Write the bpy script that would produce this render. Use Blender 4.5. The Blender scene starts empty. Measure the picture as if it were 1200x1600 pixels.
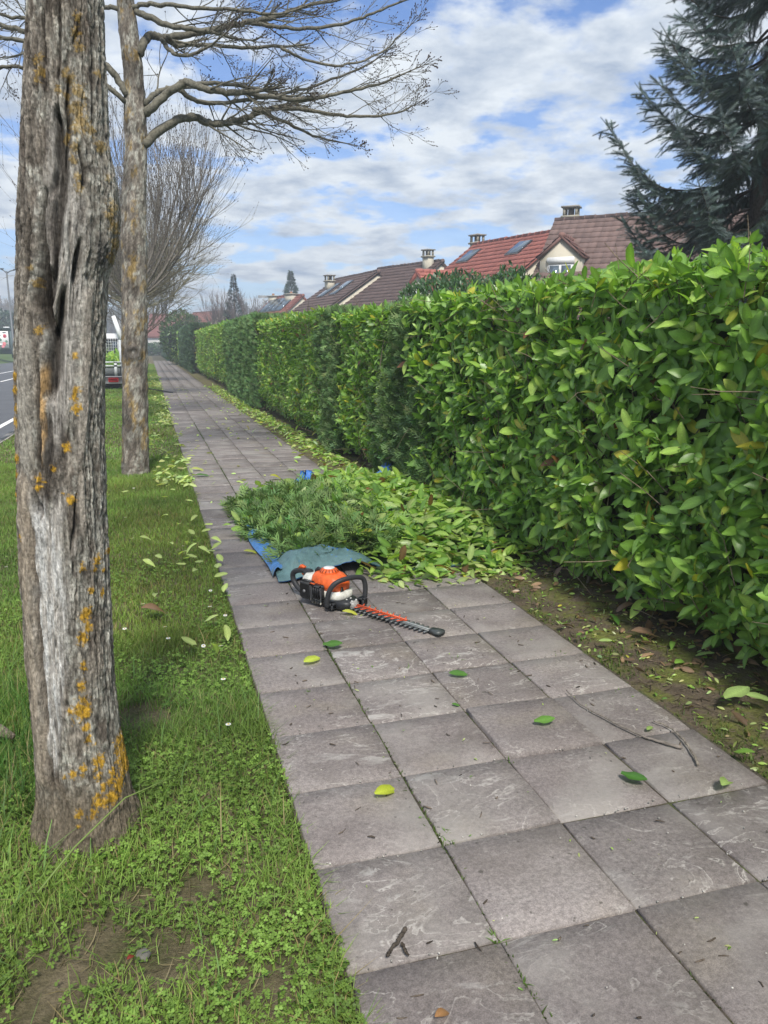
import bpy, math, random
import numpy as np
from mathutils import Matrix, Vector
random.seed(7)
RNG = np.random.default_rng(7)
SC = bpy.context.scene
COL = SC.collection

# ------------------------------------------------------------------ camera, sky, sun, exposure
F_PX, W_PX, H_PX = 1215.0, 1200.0, 1600.0
CAM_H = 1.5
PITCH = math.radians(12.0787)
YAW = math.radians(16.498)
cam_data = bpy.data.cameras.new('camera')
cam = bpy.data.objects.new('camera', cam_data)
COL.objects.link(cam)
cam.location = (0, 0, CAM_H)
cam.rotation_euler = (math.pi/2 - PITCH, 0, -YAW)
cam_data.sensor_fit = 'VERTICAL'
cam_data.sensor_height = 36.0
cam_data.lens = 36.0 * F_PX / H_PX
cam_data.clip_start = 0.05
cam_data.clip_end = 3000
SC.camera = cam
SC.view_settings.view_transform = 'Standard'
SC.view_settings.look = 'None'
SC.view_settings.exposure = 1.10
SC.view_settings.gamma = 1.0
SC.view_settings.use_curve_mapping = False

SUN_EL, SUN_AZ = math.radians(50), math.radians(188)      # azimuth clockwise from +Y
sun_dir = Vector((math.sin(SUN_AZ)*math.cos(SUN_EL), math.cos(SUN_AZ)*math.cos(SUN_EL), math.sin(SUN_EL)))
sl = bpy.data.lights.new('sun', 'SUN')
sl.energy = 2.4
sl.angle = math.radians(11)
sl.color = (1.0, 0.95, 0.87)
sun = bpy.data.objects.new('sun', sl)
COL.objects.link(sun)
sun.rotation_euler = (-sun_dir).to_track_quat('-Z', 'Y').to_euler()

world = bpy.data.worlds.new('World')
SC.world = world
world.use_nodes = True
def build_world():
    nt = world.node_tree; N = nt.nodes; L = nt.links
    N.clear()
    out = N.new('ShaderNodeOutputWorld'); bg = N.new('ShaderNodeBackground')
    bg.inputs['Strength'].default_value = 0.1
    sky = N.new('ShaderNodeTexSky'); sky.sky_type = 'NISHITA'
    sky.sun_disc = False; sky.sun_elevation = SUN_EL; sky.sun_rotation = SUN_AZ
    sky.air_density = 1.0; sky.dust_density = 0.6; sky.ozone_density = 1.5
    tc = N.new('ShaderNodeTexCoord')
    sep = N.new('ShaderNodeSeparateXYZ'); L.new(tc.outputs['Generated'], sep.inputs[0])
    def math_(op, a, b=None, clamp=False):
        n = N.new('ShaderNodeMath'); n.operation = op; n.use_clamp = clamp
        for i, v in enumerate((a, b)):
            if v is None: continue
            if isinstance(v, (int, float)): n.inputs[i].default_value = v
            else: L.new(v, n.inputs[i])
        return n.outputs[0]
    z = math_('MAXIMUM', sep.outputs[2], 0.0)
    zz = math_('ADD', z, 0.17)
    px = math_('DIVIDE', sep.outputs[0], zz); py = math_('DIVIDE', sep.outputs[1], zz)
    comb = N.new('ShaderNodeCombineXYZ'); L.new(px, comb.inputs[0]); L.new(py, comb.inputs[1])
    mp = N.new('ShaderNodeMapping'); L.new(comb.outputs[0], mp.inputs[0])
    mp.inputs['Location'].default_value = (3.35, 1.2, 0.0)
    mp.inputs['Scale'].default_value = (1.0, 1.0, 1.0)
    def noise(scale, detail, rough, dist=0.0, src=mp.outputs[0]):
        n = N.new('ShaderNodeTexNoise'); n.inputs['Scale'].default_value = scale
        n.inputs['Detail'].default_value = detail; n.inputs['Roughness'].default_value = rough
        n.inputs['Distortion'].default_value = dist
        L.new(src, n.inputs['Vector']); return n.outputs['Fac']
    n1 = noise(2.3, 10, 0.56, 0.1)
    n2 = noise(6.5, 8, 0.6, 0.1)
    cov = math_('ADD', n1, math_('MULTIPLY', math_('SUBTRACT', n2, 0.5), 0.34))
    mr = N.new('ShaderNodeMapRange'); mr.interpolation_type = 'SMOOTHSTEP'
    mr.inputs['From Min'].default_value = 0.37; mr.inputs['From Max'].default_value = 0.53
    L.new(cov, mr.inputs['Value'])
    # thin veil of high cloud everywhere, thicker towards the horizon
    veil = N.new('ShaderNodeMapRange'); L.new(z, veil.inputs['Value'])
    veil.inputs['From Min'].default_value = 0.0; veil.inputs['From Max'].default_value = 0.35
    veil.inputs['To Min'].default_value = 0.42; veil.inputs['To Max'].default_value = 0.05
    cover = math_('MAXIMUM', mr.outputs[0], veil.outputs[0])
    # thick parts of the clouds are grey below, thin edges are white
    mp2 = N.new('ShaderNodeMapping'); L.new(comb.outputs[0], mp2.inputs[0])
    mp2.inputs['Location'].default_value = (8.1, 4.7, 0.0)
    n3 = noise(4.2, 9, 0.6, 0.1, mp2.outputs[0])
    shade = math_('SUBTRACT', math_('ADD', n3, 0.08), math_('MULTIPLY', math_('SUBTRACT', cov, 0.5), 0.75))
    cr = N.new('ShaderNodeValToRGB')
    cr.color_ramp.elements[0].position = 0.36; cr.color_ramp.elements[0].color = (1.95, 2.4, 3.15, 1)
    cr.color_ramp.elements[1].position = 0.66; cr.color_ramp.elements[1].color = (4.2, 4.5, 4.8, 1)
    L.new(shade, cr.inputs[0])
    # sky is paler than a clear-air model because of thin haze
    pale = N.new('ShaderNodeMix'); pale.data_type = 'RGBA'; pale.blend_type = 'MULTIPLY'
    pale.inputs['Factor'].default_value = 1.0
    L.new(sky.outputs[0], pale.inputs['A']); pale.inputs['B'].default_value = (0.40, 0.56, 0.80, 1)
    mix = N.new('ShaderNodeMix'); mix.data_type = 'RGBA'
    L.new(cover, mix.inputs['Factor']); L.new(pale.outputs['Result'], mix.inputs['A']); L.new(cr.outputs[0], mix.inputs['B'])
    L.new(mix.outputs['Result'], bg.inputs['Color']); L.new(bg.outputs[0], out.inputs[0])
build_world()

# ------------------------------------------------------------------ pixel <-> place helpers (used once, to measure where things stand)
_fw = np.array([math.sin(YAW)*math.cos(PITCH), math.cos(YAW)*math.cos(PITCH), -math.sin(PITCH)])
_rt = np.array([math.cos(YAW), -math.sin(YAW), 0.0])
_up = np.cross(_rt, _fw)
EYE = np.array([0, 0, CAM_H])
def ray(x, y): return _rt*((x-600)/F_PX) + _up*((800-y)/F_PX) + _fw
def gnd(x, y, z=0.0):
    d = ray(x, y); return EYE + d*((z-CAM_H)/d[2])
def at_y(x, y, Y):
    d = ray(x, y); return EYE + d*(Y/d[1])
def at_x(x, y, X):
    d = ray(x, y); return EYE + d*(X/d[0])
def at_d(x, y, D):
    return EYE + ray(x, y)*D
def on_plane(x, y, P, n):
    d = ray(x, y); return EYE + d*(np.dot(np.asarray(P)-EYE, n)/np.dot(d, n))
def project(P):
    v = np.atleast_2d(P) - EYE
    w = v @ _fw
    w = np.where(w < 1e-3, 1e-3, w)
    return np.stack([600+F_PX*(v@_rt)/w, 800-F_PX*(v@_up)/w, w], 1)

# ------------------------------------------------------------------ numpy noise
def _hash(ix, iy, seed):
    h = (ix.astype(np.int64)*374761393 + iy.astype(np.int64)*668265263 + seed*1442695041) & 0xffffffff
    h = ((h ^ (h >> 13))*1274126177) & 0xffffffff
    return ((h ^ (h >> 16)) & 0xffff)/65535.0
def vnoise(x, y, seed=0):
    x = np.asarray(x, float); y = np.asarray(y, float)
    ix, iy = np.floor(x), np.floor(y)
    fx, fy = x-ix, y-iy
    fx = fx*fx*(3-2*fx); fy = fy*fy*(3-2*fy)
    a = _hash(ix, iy, seed); b = _hash(ix+1, iy, seed); c = _hash(ix, iy+1, seed); d = _hash(ix+1, iy+1, seed)
    return (a*(1-fx)+b*fx)*(1-fy) + (c*(1-fx)+d*fx)*fy
def fbm(x, y, seed=0, oct=4, gain=0.5):
    s = 0; amp = 1; tot = 0
    for i in range(oct):
        s = s + amp*vnoise(x*2**i, y*2**i, seed+i*17); tot += amp; amp *= gain
    return s/tot
def sstep(a, b, x):
    t = np.clip((np.asarray(x, float)-a)/(b-a), 0, 1); return t*t*(3-2*t)

# ------------------------------------------------------------------ mesh helpers
def mesh_from(name, V, faces, mats, cols=None, midx=None, smooth=False):
    """faces: list of (M,k) int arrays."""
    me = bpy.data.meshes.new(name)
    V = np.asarray(V, np.float32)
    me.vertices.add(len(V)); me.vertices.foreach_set('co', V.ravel())
    faces = [np.asarray(f, np.int32) for f in faces if len(f)]
    loops = np.concatenate([f.ravel() for f in faces])
    sizes = np.concatenate([np.full(len(f), f.shape[1], np.int32) for f in faces])
    starts = np.concatenate([[0], np.cumsum(sizes)[:-1]]).astype(np.int32)
    me.loops.add(len(loops)); me.loops.foreach_set('vertex_index', loops)
    me.polygons.add(len(sizes)); me.polygons.foreach_set('loop_start', starts)
    if midx is not None: me.polygons.foreach_set('material_index', np.asarray(midx, np.int32))
    me.update(calc_edges=True)
    if smooth: me.polygons.foreach_set('use_smooth', np.ones(len(sizes), bool))
    if cols is not None:
        at = me.attributes.new('col', 'FLOAT_COLOR', 'POINT')
        c = np.ones((len(V), 4), np.float32); c[:, :3] = cols
        at.data.foreach_set('color', c.ravel())
    for m in (mats if isinstance(mats, (list, tuple)) else [mats]): me.materials.append(m)
    return me

def props(o, label=None, cat=None, group=None, kind=None):
    if label: o['label'] = label
    if cat: o['category'] = cat
    if group: o['group'] = group
    if kind: o['kind'] = kind
    return o
def wloc(o):
    p = np.zeros(3)
    while o is not None:
        p = p + np.array(o.location); o = o.parent
    return p
def thing(name, label, cat, loc=(0, 0, 0), group=None):
    o = bpy.data.objects.new(name, None); COL.objects.link(o)
    o.location = tuple(float(v) for v in loc); o.empty_display_size = 0.1
    return props(o, label, cat, group)

class MB:
    """collects shapes (world coordinates) for ONE mesh object"""
    def __init__(s): s.V = []; s.F = {}; s.C = []; s.M = {}; s.n = 0
    def add(s, V, faces, col=(0.5, 0.5, 0.5), mat=0):
        V = np.asarray(V, float).reshape(-1, 3)
        for f in faces:
            f = np.asarray(f, np.int64)
            if f.ndim == 1: f = f[None]
            if not len(f): continue
            s.F.setdefault(f.shape[1], []).append(f+s.n)
            s.M.setdefault(f.shape[1], []).append(np.full(len(f), mat))
        c = np.asarray(col, float)
        if c.ndim == 1: c = np.tile(c, (len(V), 1))
        s.V.append(V); s.C.append(c); s.n += len(V)
        return s
    def box(s, c, size, col=(.5, .5, .5), mat=0, R=None, bev=0.0):
        hx, hy, hz = [v/2 for v in size]
        if bev > 0:
            b = min(bev, hx*.9, hy*.9, hz*.9)
            V = []; 
            for sx in (-1, 1):
                for sy in (-1, 1):
                    for sz in (-1, 1):
                        V += [(sx*(hx-b), sy*(hy-b), sz*hz), (sx*(hx-b), sy*hy, sz*(hz-b)), (sx*hx, sy*(hy-b), sz*(hz-b))]
            V = np.array(V)
            idx = lambda sx, sy, sz, k: (((sx > 0)*2+(sy > 0))*2+(sz > 0))*3+k
            F4 = []; F3 = []
            for sz in (-1, 1): F4.append([idx(-1, -1, sz, 0), idx(1, -1, sz, 0), idx(1, 1, sz, 0), idx(-1, 1, sz, 0)][::sz])
            for sy in (-1, 1): F4.append([idx(-1, sy, -1, 1), idx(-1, sy, 1, 1), idx(1, sy, 1, 1), idx(1, sy, -1, 1)][::sy])
            for sx in (-1, 1): F4.append([idx(sx, -1, -1, 2), idx(sx, 1, -1, 2), idx(sx, 1, 1, 2), idx(sx, -1, 1, 2)][::sx])
            for a in (-1, 1):
                for b_ in (-1, 1):
                    F4.append([idx(-1, a, b_, 0), idx(1, a, b_, 0), idx(1, a, b_, 1), idx(-1, a, b_, 1)])
                    F4.append([idx(a, -1, b_, 0), idx(a, 1, b_, 0), idx(a, 1, b_, 2), idx(a, -1, b_, 2)])
                    F4.append([idx(a, b_, -1, 1), idx(a, b_, 1, 1), idx(a, b_, 1, 2), idx(a, b_, -1, 2)])
                    for c_ in (-1, 1): F3.append([idx(a, b_, c_, 0), idx(a, b_, c_, 1), idx(a, b_, c_, 2)])
            fs = [np.array(F4), np.array(F3)]
        else:
            V = np.array([(x, y, z) for x in (-hx, hx) for y in (-hy, hy) for z in (-hz, hz)])
            fs = [np.array([[0, 1, 3, 2], [4, 6, 7, 5], [0, 4, 5, 1], [2, 3, 7, 6], [0, 2, 6, 4], [1, 5, 7, 3]])]
        if R is not None: V = V @ np.asarray(R).T
        return s.add(V+np.asarray(c, float), fs, col, mat)
    def tube(s, P, r, sides=6, col=(.5, .5, .5), mat=0, cap=True, cols=None):
        P = np.asarray(P, float); n = len(P)
        r = np.broadcast_to(np.asarray(r, float), (n,))
        T = np.gradient(P, axis=0); T /= np.linalg.norm(T, axis=1, keepdims=True)+1e-9
        a = np.array([0, 0, 1.0]) if abs(T[0, 2]) < .9 else np.array([1.0, 0, 0])
        U = np.cross(T, a); U /= np.linalg.norm(U, axis=1, keepdims=True)+1e-9
        for i in range(1, n):
            u = U[i-1]-T[i]*np.dot(U[i-1], T[i]); k = np.linalg.norm(u)
            U[i] = u/k if k > 1e-6 else U[i]
        W = np.cross(T, U)
        th = np.linspace(0, 2*np.pi, sides, endpoint=False)
        V = P[:, None]+r[:, None, None]*(np.cos(th)[None, :, None]*U[:, None]+np.sin(th)[None, :, None]*W[:, None])
        i = np.arange(n-1)[:, None]*sides; j = np.arange(sides)[None]; j2 = (j+1) % sides
        Q = np.stack([i+j, i+j2, i+sides+j2, i+sides+j], -1).reshape(-1, 4)
        fs = [Q]
        if cap: fs += [np.arange(sides)[::-1][None], (np.arange(sides)+(n-1)*sides)[None]]
        c = col if cols is None else np.repeat(np.asarray(cols), sides, 0)
        return s.add(V.reshape(-1, 3), fs, c, mat)
    def lathe(s, c, prof, sides=24, axis=None, col=(.5, .5, .5), mat=0):
        prof = np.asarray(prof, float); n = len(prof)
        th = np.linspace(0, 2*np.pi, sides, endpoint=False)
        V = np.stack([prof[:, None, 0]*np.cos(th), prof[:, None, 0]*np.sin(th), np.repeat(prof[:, 1:2], sides, 1)], -1).reshape(-1, 3)
        i = np.arange(n-1)[:, None]*sides; j = np.arange(sides)[None]; j2 = (j+1) % sides
        Q = np.stack([i+j, i+j2, i+sides+j2, i+sides+j], -1).reshape(-1, 4)
        if axis is not None: V = V @ np.asarray(axis).T
        return s.add(V+np.asarray(c, float), [Q, np.arange(sides)[::-1][None], (np.arange(sides)+(n-1)*sides)[None]], col, mat)
    def prism(s, poly, e0, e1, origin, ax, ay, az, col=(.5, .5, .5), mat=0):
        """polygon (u,v) in plane (ax, ay), extruded along az from e0 to e1"""
        poly = np.asarray(poly, float); n = len(poly); ax, ay, az, o = map(np.asarray, (ax, ay, az, origin))
        base = o+poly[:, :1]*ax+poly[:, 1:]*ay
        V = np.concatenate([base+e0*az, base+e1*az])
        k = np.arange(n); k2 = (k+1) % n
        return s.add(V, [np.stack([k, k2, k2+n, k+n], 1), k[::-1][None], (k+n)[None]], col, mat)
    def scatter(s, tpl, R, t, cols, mat=0):
        """tpl=(V,[faces],shade per vertex); R (N,3,3) columns are axes (scaled); t (N,3); cols (N,3)"""
        V, fs, sh = tpl; N = len(t); n = len(V)
        if N == 0: return s
        W = np.einsum('nij,vj->nvi', R, V)+np.asarray(t)[:, None]
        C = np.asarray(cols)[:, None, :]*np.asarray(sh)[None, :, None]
        F = [(f[None]+(np.arange(N)*n)[:, None, None]).reshape(-1, f.shape[1]) for f in fs]
        return s.add(W.reshape(-1, 3), F, C.reshape(-1, 3), mat)
    def build(s, name, mats, parent=None, smooth=False, kind=None, label=None):
        o3 = wloc(parent)
        V = np.concatenate(s.V)-o3
        ks = sorted(s.F)
        me = mesh_from(name, V, [np.concatenate(s.F[k]) for k in ks], mats, np.concatenate(s.C),
                       np.concatenate([np.concatenate(s.M[k]) for k in ks]), smooth)
        o = bpy.data.objects.new(name, me); COL.objects.link(o); o.parent = parent
        return props(o, label=label, kind=kind)

def inst(name, me, M4, parent=None):
    """an object that shares mesh data; M4 a world 4x4"""
    o = bpy.data.objects.new(name, me); COL.objects.link(o); o.parent = parent
    M = Matrix(M4); o3 = wloc(parent)
    M.translation = M.translation-Vector(o3)
    o.matrix_local = M
    return o
def m4(R, t):
    M = np.eye(4); M[:3, :3] = R; M[:3, 3] = t; return M.tolist()
def norm(v): return v/(np.linalg.norm(v, axis=-1, keepdims=True)+1e-9)
def frame(d, n):
    """rotation matrices with y along d, z near n (N,3)"""
    d = norm(d); x = norm(np.cross(d, n)); z = np.cross(x, d)
    return np.stack([x, d, z], -1)

# ------------------------------------------------------------------ materials
def new_mat(name):
    m = bpy.data.materials.new(name); m.use_nodes = True
    nt = m.node_tree; b = nt.nodes['Principled BSDF']
    return m, nt, b
def attr_mat(name, rough=0.6, spec=0.3, transl=0.0, nscale=0, namt=0.0, bump=0.0, bscale=80, stretch=None, rnd=0.0, coat=0.0):
    m, nt, b = new_mat(name); N = nt.nodes; L = nt.links
    a = N.new('ShaderNodeAttribute'); a.attribute_name = 'col'
    c = a.outputs['Color']
    b.inputs['Roughness'].default_value = rough; b.inputs['Specular IOR Level'].default_value = spec
    if coat: b.inputs['Coat Weight'].default_value = coat; b.inputs['Coat Roughness'].default_value = 0.15
    if namt or bump:
        tc = N.new('ShaderNodeTexCoord'); mp = N.new('ShaderNodeMapping'); L.new(tc.outputs['Object'], mp.inputs[0])
        if stretch: mp.inputs['Scale'].default_value = stretch
    if namt:
        n = N.new('ShaderNodeTexNoise'); n.inputs['Scale'].default_value = nscale; n.inputs['Detail'].default_value = 6
        L.new(mp.outputs[0], n.inputs['Vector'])
        r = N.new('ShaderNodeMapRange'); r.inputs['From Min'].default_value = .25; r.inputs['From Max'].default_value = .75
        r.inputs['To Min'].default_value = 1-namt; r.inputs['To Max'].default_value = 1+namt; L.new(n.outputs['Fac'], r.inputs['Value'])
        x = N.new('ShaderNodeMix'); x.data_type = 'RGBA'; x.blend_type = 'MULTIPLY'; x.inputs['Factor'].default_value = 1
        L.new(c, x.inputs['A']); L.new(r.outputs[0], x.inputs['B']); c = x.outputs['Result']
    if rnd:
        oi = N.new('ShaderNodeObjectInfo'); r = N.new('ShaderNodeMapRange')
        r.inputs['To Min'].default_value = 1-rnd; r.inputs['To Max'].default_value = 1+rnd; L.new(oi.outputs['Random'], r.inputs['Value'])
        x = N.new('ShaderNodeMix'); x.data_type = 'RGBA'; x.blend_type = 'MULTIPLY'; x.inputs['Factor'].default_value = 1
        L.new(c, x.inputs['A']); L.new(r.outputs[0], x.inputs['B']); c = x.outputs['Result']
    if bump:
        n = N.new('ShaderNodeTexNoise'); n.inputs['Scale'].default_value = bscale; n.inputs['Detail'].default_value = 8
        n.inputs['Roughness'].default_value = .65
        L.new(mp.outputs[0], n.inputs['Vector'])
        bp = N.new('ShaderNodeBump'); bp.inputs['Strength'].default_value = bump; bp.inputs['Distance'].default_value = .01
        L.new(n.outputs['Fac'], bp.inputs['Height']); L.new(bp.outputs[0], b.inputs['Normal'])
    L.new(c, b.inputs['Base Color'])
    if transl:
        t = N.new('ShaderNodeBsdfTranslucent'); mx = N.new('ShaderNodeMixShader'); mx.inputs[0].default_value = transl
        g = N.new('ShaderNodeMix'); g.data_type = 'RGBA'; g.blend_type = 'MULTIPLY'; g.inputs['Factor'].default_value = 1
        L.new(c, g.inputs['A']); g.inputs['B'].default_value = (1.5, 1.6, .6, 1)
        L.new(g.outputs['Result'], t.inputs['Color'])
        L.new(b.outputs[0], mx.inputs[1]); L.new(t.outputs[0], mx.inputs[2])
        L.new(mx.outputs[0], N['Material Output'].inputs['Surface'])
    return m
M_LEAF = attr_mat('leaf', rough=.36, spec=.5, transl=.38, nscale=25, namt=.15)
M_DULL = attr_mat('dry_leaf', rough=.7, spec=.2, transl=.15, nscale=40, namt=.3)
M_CONIFER = attr_mat('conifer', rough=.6, spec=.25, transl=.12)
M_GRASS = attr_mat('grass', rough=.55, spec=.25, transl=.3)
M_BARK = attr_mat('bark', rough=.92, spec=.1, nscale=110, namt=.55, bump=1.3, bscale=190, stretch=(1, 1, .3))
M_TWIG = attr_mat('twig', rough=.88, spec=.12, nscale=38, namt=.5, bump=.9, bscale=75)
M_PLAIN = attr_mat('painted', rough=.45, spec=.4, nscale=15, namt=.08)
M_ROUGH = attr_mat('rough_plain', rough=.85, spec=.2, nscale=12, namt=.2, bump=.25, bscale=60)
M_PLASTIC = attr_mat('plastic', rough=.45, spec=.45, nscale=38, namt=.28, bump=.12, bscale=120)
M_RUBBER = attr_mat('rubber', rough=.55, spec=.4, nscale=80, namt=.12)
M_STEEL = attr_mat('steel', rough=.42, spec=.6, nscale=50, namt=.25)
M_TILE = attr_mat('roof_tile', rough=.8, spec=.2, nscale=6, namt=.22, rnd=.14)
M_RENDER = attr_mat('wall_render', rough=.9, spec=.1, nscale=1.6, namt=.12, bump=.15, bscale=80)
M_TARP = attr_mat('tarp', rough=.36, spec=.5, nscale=22, namt=.28, bump=1.3, bscale=26)
def glass_mat():
    m, nt, b = new_mat('window_glass')
    b.inputs['Base Color'].default_value = (.12, .16, .2, 1); b.inputs['Roughness'].default_value = .08
    b.inputs['Specular IOR Level'].default_value = .9; b.inputs['Metallic'].default_value = .35
    return m
M_GLASS = glass_mat()

def ground_mat(name, cols, scale, bump=.5, bscale=60, detail=8, extra=None):
    m, nt, b = new_mat(name); N = nt.nodes; L = nt.links
    tc = N.new('ShaderNodeTexCoord')
    n = N.new('ShaderNodeTexNoise'); n.inputs['Scale'].default_value = scale; n.inputs['Detail'].default_value = detail
    n.inputs['Roughness'].default_value = .65
    L.new(tc.outputs['Object'], n.inputs['Vector'])
    cr = N.new('ShaderNodeValToRGB'); L.new(n.outputs['Fac'], cr.inputs[0])
    els = cr.color_ramp.elements
    while len(els) < len(cols): els.new(.5)
    for e, (p, c) in zip(els, cols): e.position = p; e.color = (*c, 1)
    n2 = N.new('ShaderNodeTexNoise'); n2.inputs['Scale'].default_value = bscale; n2.inputs['Detail'].default_value = 8
    n2.inputs['Roughness'].default_value = .7
    L.new(tc.outputs['Object'], n2.inputs['Vector'])
    r = N.new('ShaderNodeMapRange'); r.inputs['From Min'].default_value = .3; r.inputs['From Max'].default_value = .7
    r.inputs['To Min'].default_value = .65; r.inputs['To Max'].default_value = 1.35; L.new(n2.outputs['Fac'], r.inputs['Value'])
    x = N.new('ShaderNodeMix'); x.data_type = 'RGBA'; x.blend_type = 'MULTIPLY'; x.inputs['Factor'].default_value = 1
    L.new(cr.outputs[0], x.inputs['A']); L.new(r.outputs[0], x.inputs['B'])
    L.new(x.outputs['Result'], b.inputs['Base Color'])
    bp = N.new('ShaderNodeBump'); bp.inputs['Strength'].default_value = bump; bp.inputs['Distance'].default_value = .02
    L.new(n2.outputs['Fac'], bp.inputs['Height']); L.new(bp.outputs[0], b.inputs['Normal'])
    b.inputs['Roughness'].default_value = .9; b.inputs['Specular IOR Level'].default_value = .15
    return m
M_LAND = ground_mat('far_ground', [(.3, (.06, .1, .025)), (.7, (.1, .15, .04))], .8, .3, 6)
M_VERGE = ground_mat('verge_soil', [(.3, (.085, .095, .035)), (.48, (.14, .12, .068)), (.66, (.22, .18, .115))], 5.5, 1.0, 70, 10)
M_SOIL = ground_mat('soil_moss', [(.3, (.075, .06, .043)), (.46, (.13, .102, .072)), (.55, (.13, .13, .045)), (.70, (.18, .21, .045))], 4.0, 1.0, 55)
M_JOINT = ground_mat('joint_soil', [(.3, (.06, .052, .042)), (.5, (.10, .085, .065)), (.66, (.10, .13, .04))], 7.0, .8, 90)
M_ROAD = ground_mat('asphalt', [(.3, (.10, .105, .115)), (.7, (.135, .14, .15))], .7, .3, 150)
M_KERB = ground_mat('kerb_stone', [(.3, (.28, .27, .25)), (.7, (.38, .36, .33))], 3, .3, 120)

def slab_mat():
    m, nt, b = new_mat('riven_slab'); N = nt.nodes; L = nt.links
    oi = N.new('ShaderNodeObjectInfo'); tc = N.new('ShaderNodeTexCoord')
    off = N.new('ShaderNodeVectorMath'); off.operation = 'MULTIPLY_ADD'
    cmb = N.new('ShaderNodeCombineXYZ')
    for i in range(3): L.new(oi.outputs['Random'], cmb.inputs[i])
    off.inputs[1].default_value = (37, 91, 53)
    L.new(cmb.outputs[0], off.inputs[0]); L.new(tc.outputs['Object'], off.inputs[2])
    v = off.outputs[0]
    def noise(s, d, r, dist=0, vec=v, sc=None):
        if sc:
            mp = N.new('ShaderNodeMapping'); mp.inputs['Scale'].default_value = sc; L.new(vec, mp.inputs[0]); vec = mp.outputs[0]
        n = N.new('ShaderNodeTexNoise'); n.inputs['Scale'].default_value = s; n.inputs['Detail'].default_value = d
        n.inputs['Roughness'].default_value = r; n.inputs['Distortion'].default_value = dist
        L.new(vec, n.inputs['Vector']); return n.outputs['Fac']
    def rng(x, a, b_, c, d, smooth=True):
        r = N.new('ShaderNodeMapRange'); r.interpolation_type = 'SMOOTHSTEP' if smooth else 'LINEAR'
        for k, q in zip(('From Min', 'From Max', 'To Min', 'To Max'), (a, b_, c, d)): r.inputs[k].default_value = q
        L.new(x, r.inputs['Value']); return r.outputs[0]
    def mix(f, A, B, mode='MIX'):
        x = N.new('ShaderNodeMix'); x.data_type = 'RGBA'; x.blend_type = mode
        for k, q in (('Factor', f), ('A', A), ('B', B)):
            if isinstance(q, (int, float)): x.inputs[k].default_value = q
            elif isinstance(q, tuple): x.inputs[k].default_value = (*q, 1)
            else: L.new(q, x.inputs[k])
        return x.outputs['Result']
    def mth(op, a, b_):
        n = N.new('ShaderNodeMath'); n.operation = op
        for i, q in enumerate((a, b_)):
            if isinstance(q, (int, float)): n.inputs[i].default_value = q
            else: L.new(q, n.inputs[i])
        return n.outputs[0]
    # riven terraces: contour lines of a stretched noise
    rel = noise(3.6, 5, .55, .7, sc=(1.0, 1.7, 1))
    terr = mth('FRACT', mth('MULTIPLY', rel, 7.0), 0)
    step = rng(terr, .0, .2, 1.0, 0.0)
    fine = noise(70, 8, .7)
    grit = noise(260, 3, .6)
    big = noise(1.7, 4, .55)
    base = mix(rng(big, .3, .7, 0, 1), (.150, .129, .121), (.212, .188, .176))
    base = mix(rng(noise(2.3, 3, .5), .52, .75, 0, .5), base, (.21, .18, .14))
    tone = rng(oi.outputs['Random'], 0, 1, .80, 1.22, False)
    base = mix(1.0, base, tone, 'MULTIPLY')
    base = mix(1.0, base, rng(fine, .3, .7, .74, 1.26), 'MULTIPLY')
    base = mix(1.0, base, rng(grit, .35, .65, .82, 1.18), 'MULTIPLY')
    # worn pale edges of the riven texture, only in worn areas
    oi2 = N.new('ShaderNodeMath'); oi2.operation = 'FRACT'; L.new(mth('MULTIPLY', oi.outputs['Random'], 17.31), oi2.inputs[0])
    worn = rng(mth('ADD', noise(3.1, 5, .6, .4), mth('MULTIPLY', mth('SUBTRACT', oi2.outputs[0], .5), .16)), 0.40, .66, 0, 1)
    w2 = mth('MULTIPLY', mth('MULTIPLY', step, worn), rng(fine, .3, .6, .3, 1))
    base = mix(mth('MULTIPLY', w2, .82), base, (.50, .47, .43))
    sc_ = rng(noise(5.5, 7, .62, 1.2, sc=(.6, 1.5, 1)), .585, .65, 0, 1)
    base = mix(mth('MULTIPLY', mth('MULTIPLY', sc_, worn), .75), base, (.42, .40, .37))
    stn = rng(noise(1.1, 6, .65, .6), .5, .72, 0, .5)
    base = mix(stn, base, (.10, .088, .075))
    lit = rng(noise(2.0, 5, .6, .3), .46, .7, 0, .6)
    base = mix(lit, base, (.30, .28, .255))
    dk = rng(noise(30, 3, .5), .68, .75, 0, .7)
    base = mix(dk, base, (.06, .055, .045))
    L.new(base, b.inputs['Base Color'])
    hgt = mth('ADD', mth('MULTIPLY', rel, .6), mth('ADD', mth('MULTIPLY', step, .05), mth('MULTIPLY', fine, .09)))
    bp = N.new('ShaderNodeBump'); bp.inputs['Strength'].default_value = .55; bp.inputs['Distance'].default_value = .02
    L.new(hgt, bp.inputs['Height']); L.new(bp.outputs[0], b.inputs['Normal'])
    b.inputs['Roughness'].default_value = .78; b.inputs['Specular IOR Level'].default_value = .3
    return m
M_SLAB = slab_mat()

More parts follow.
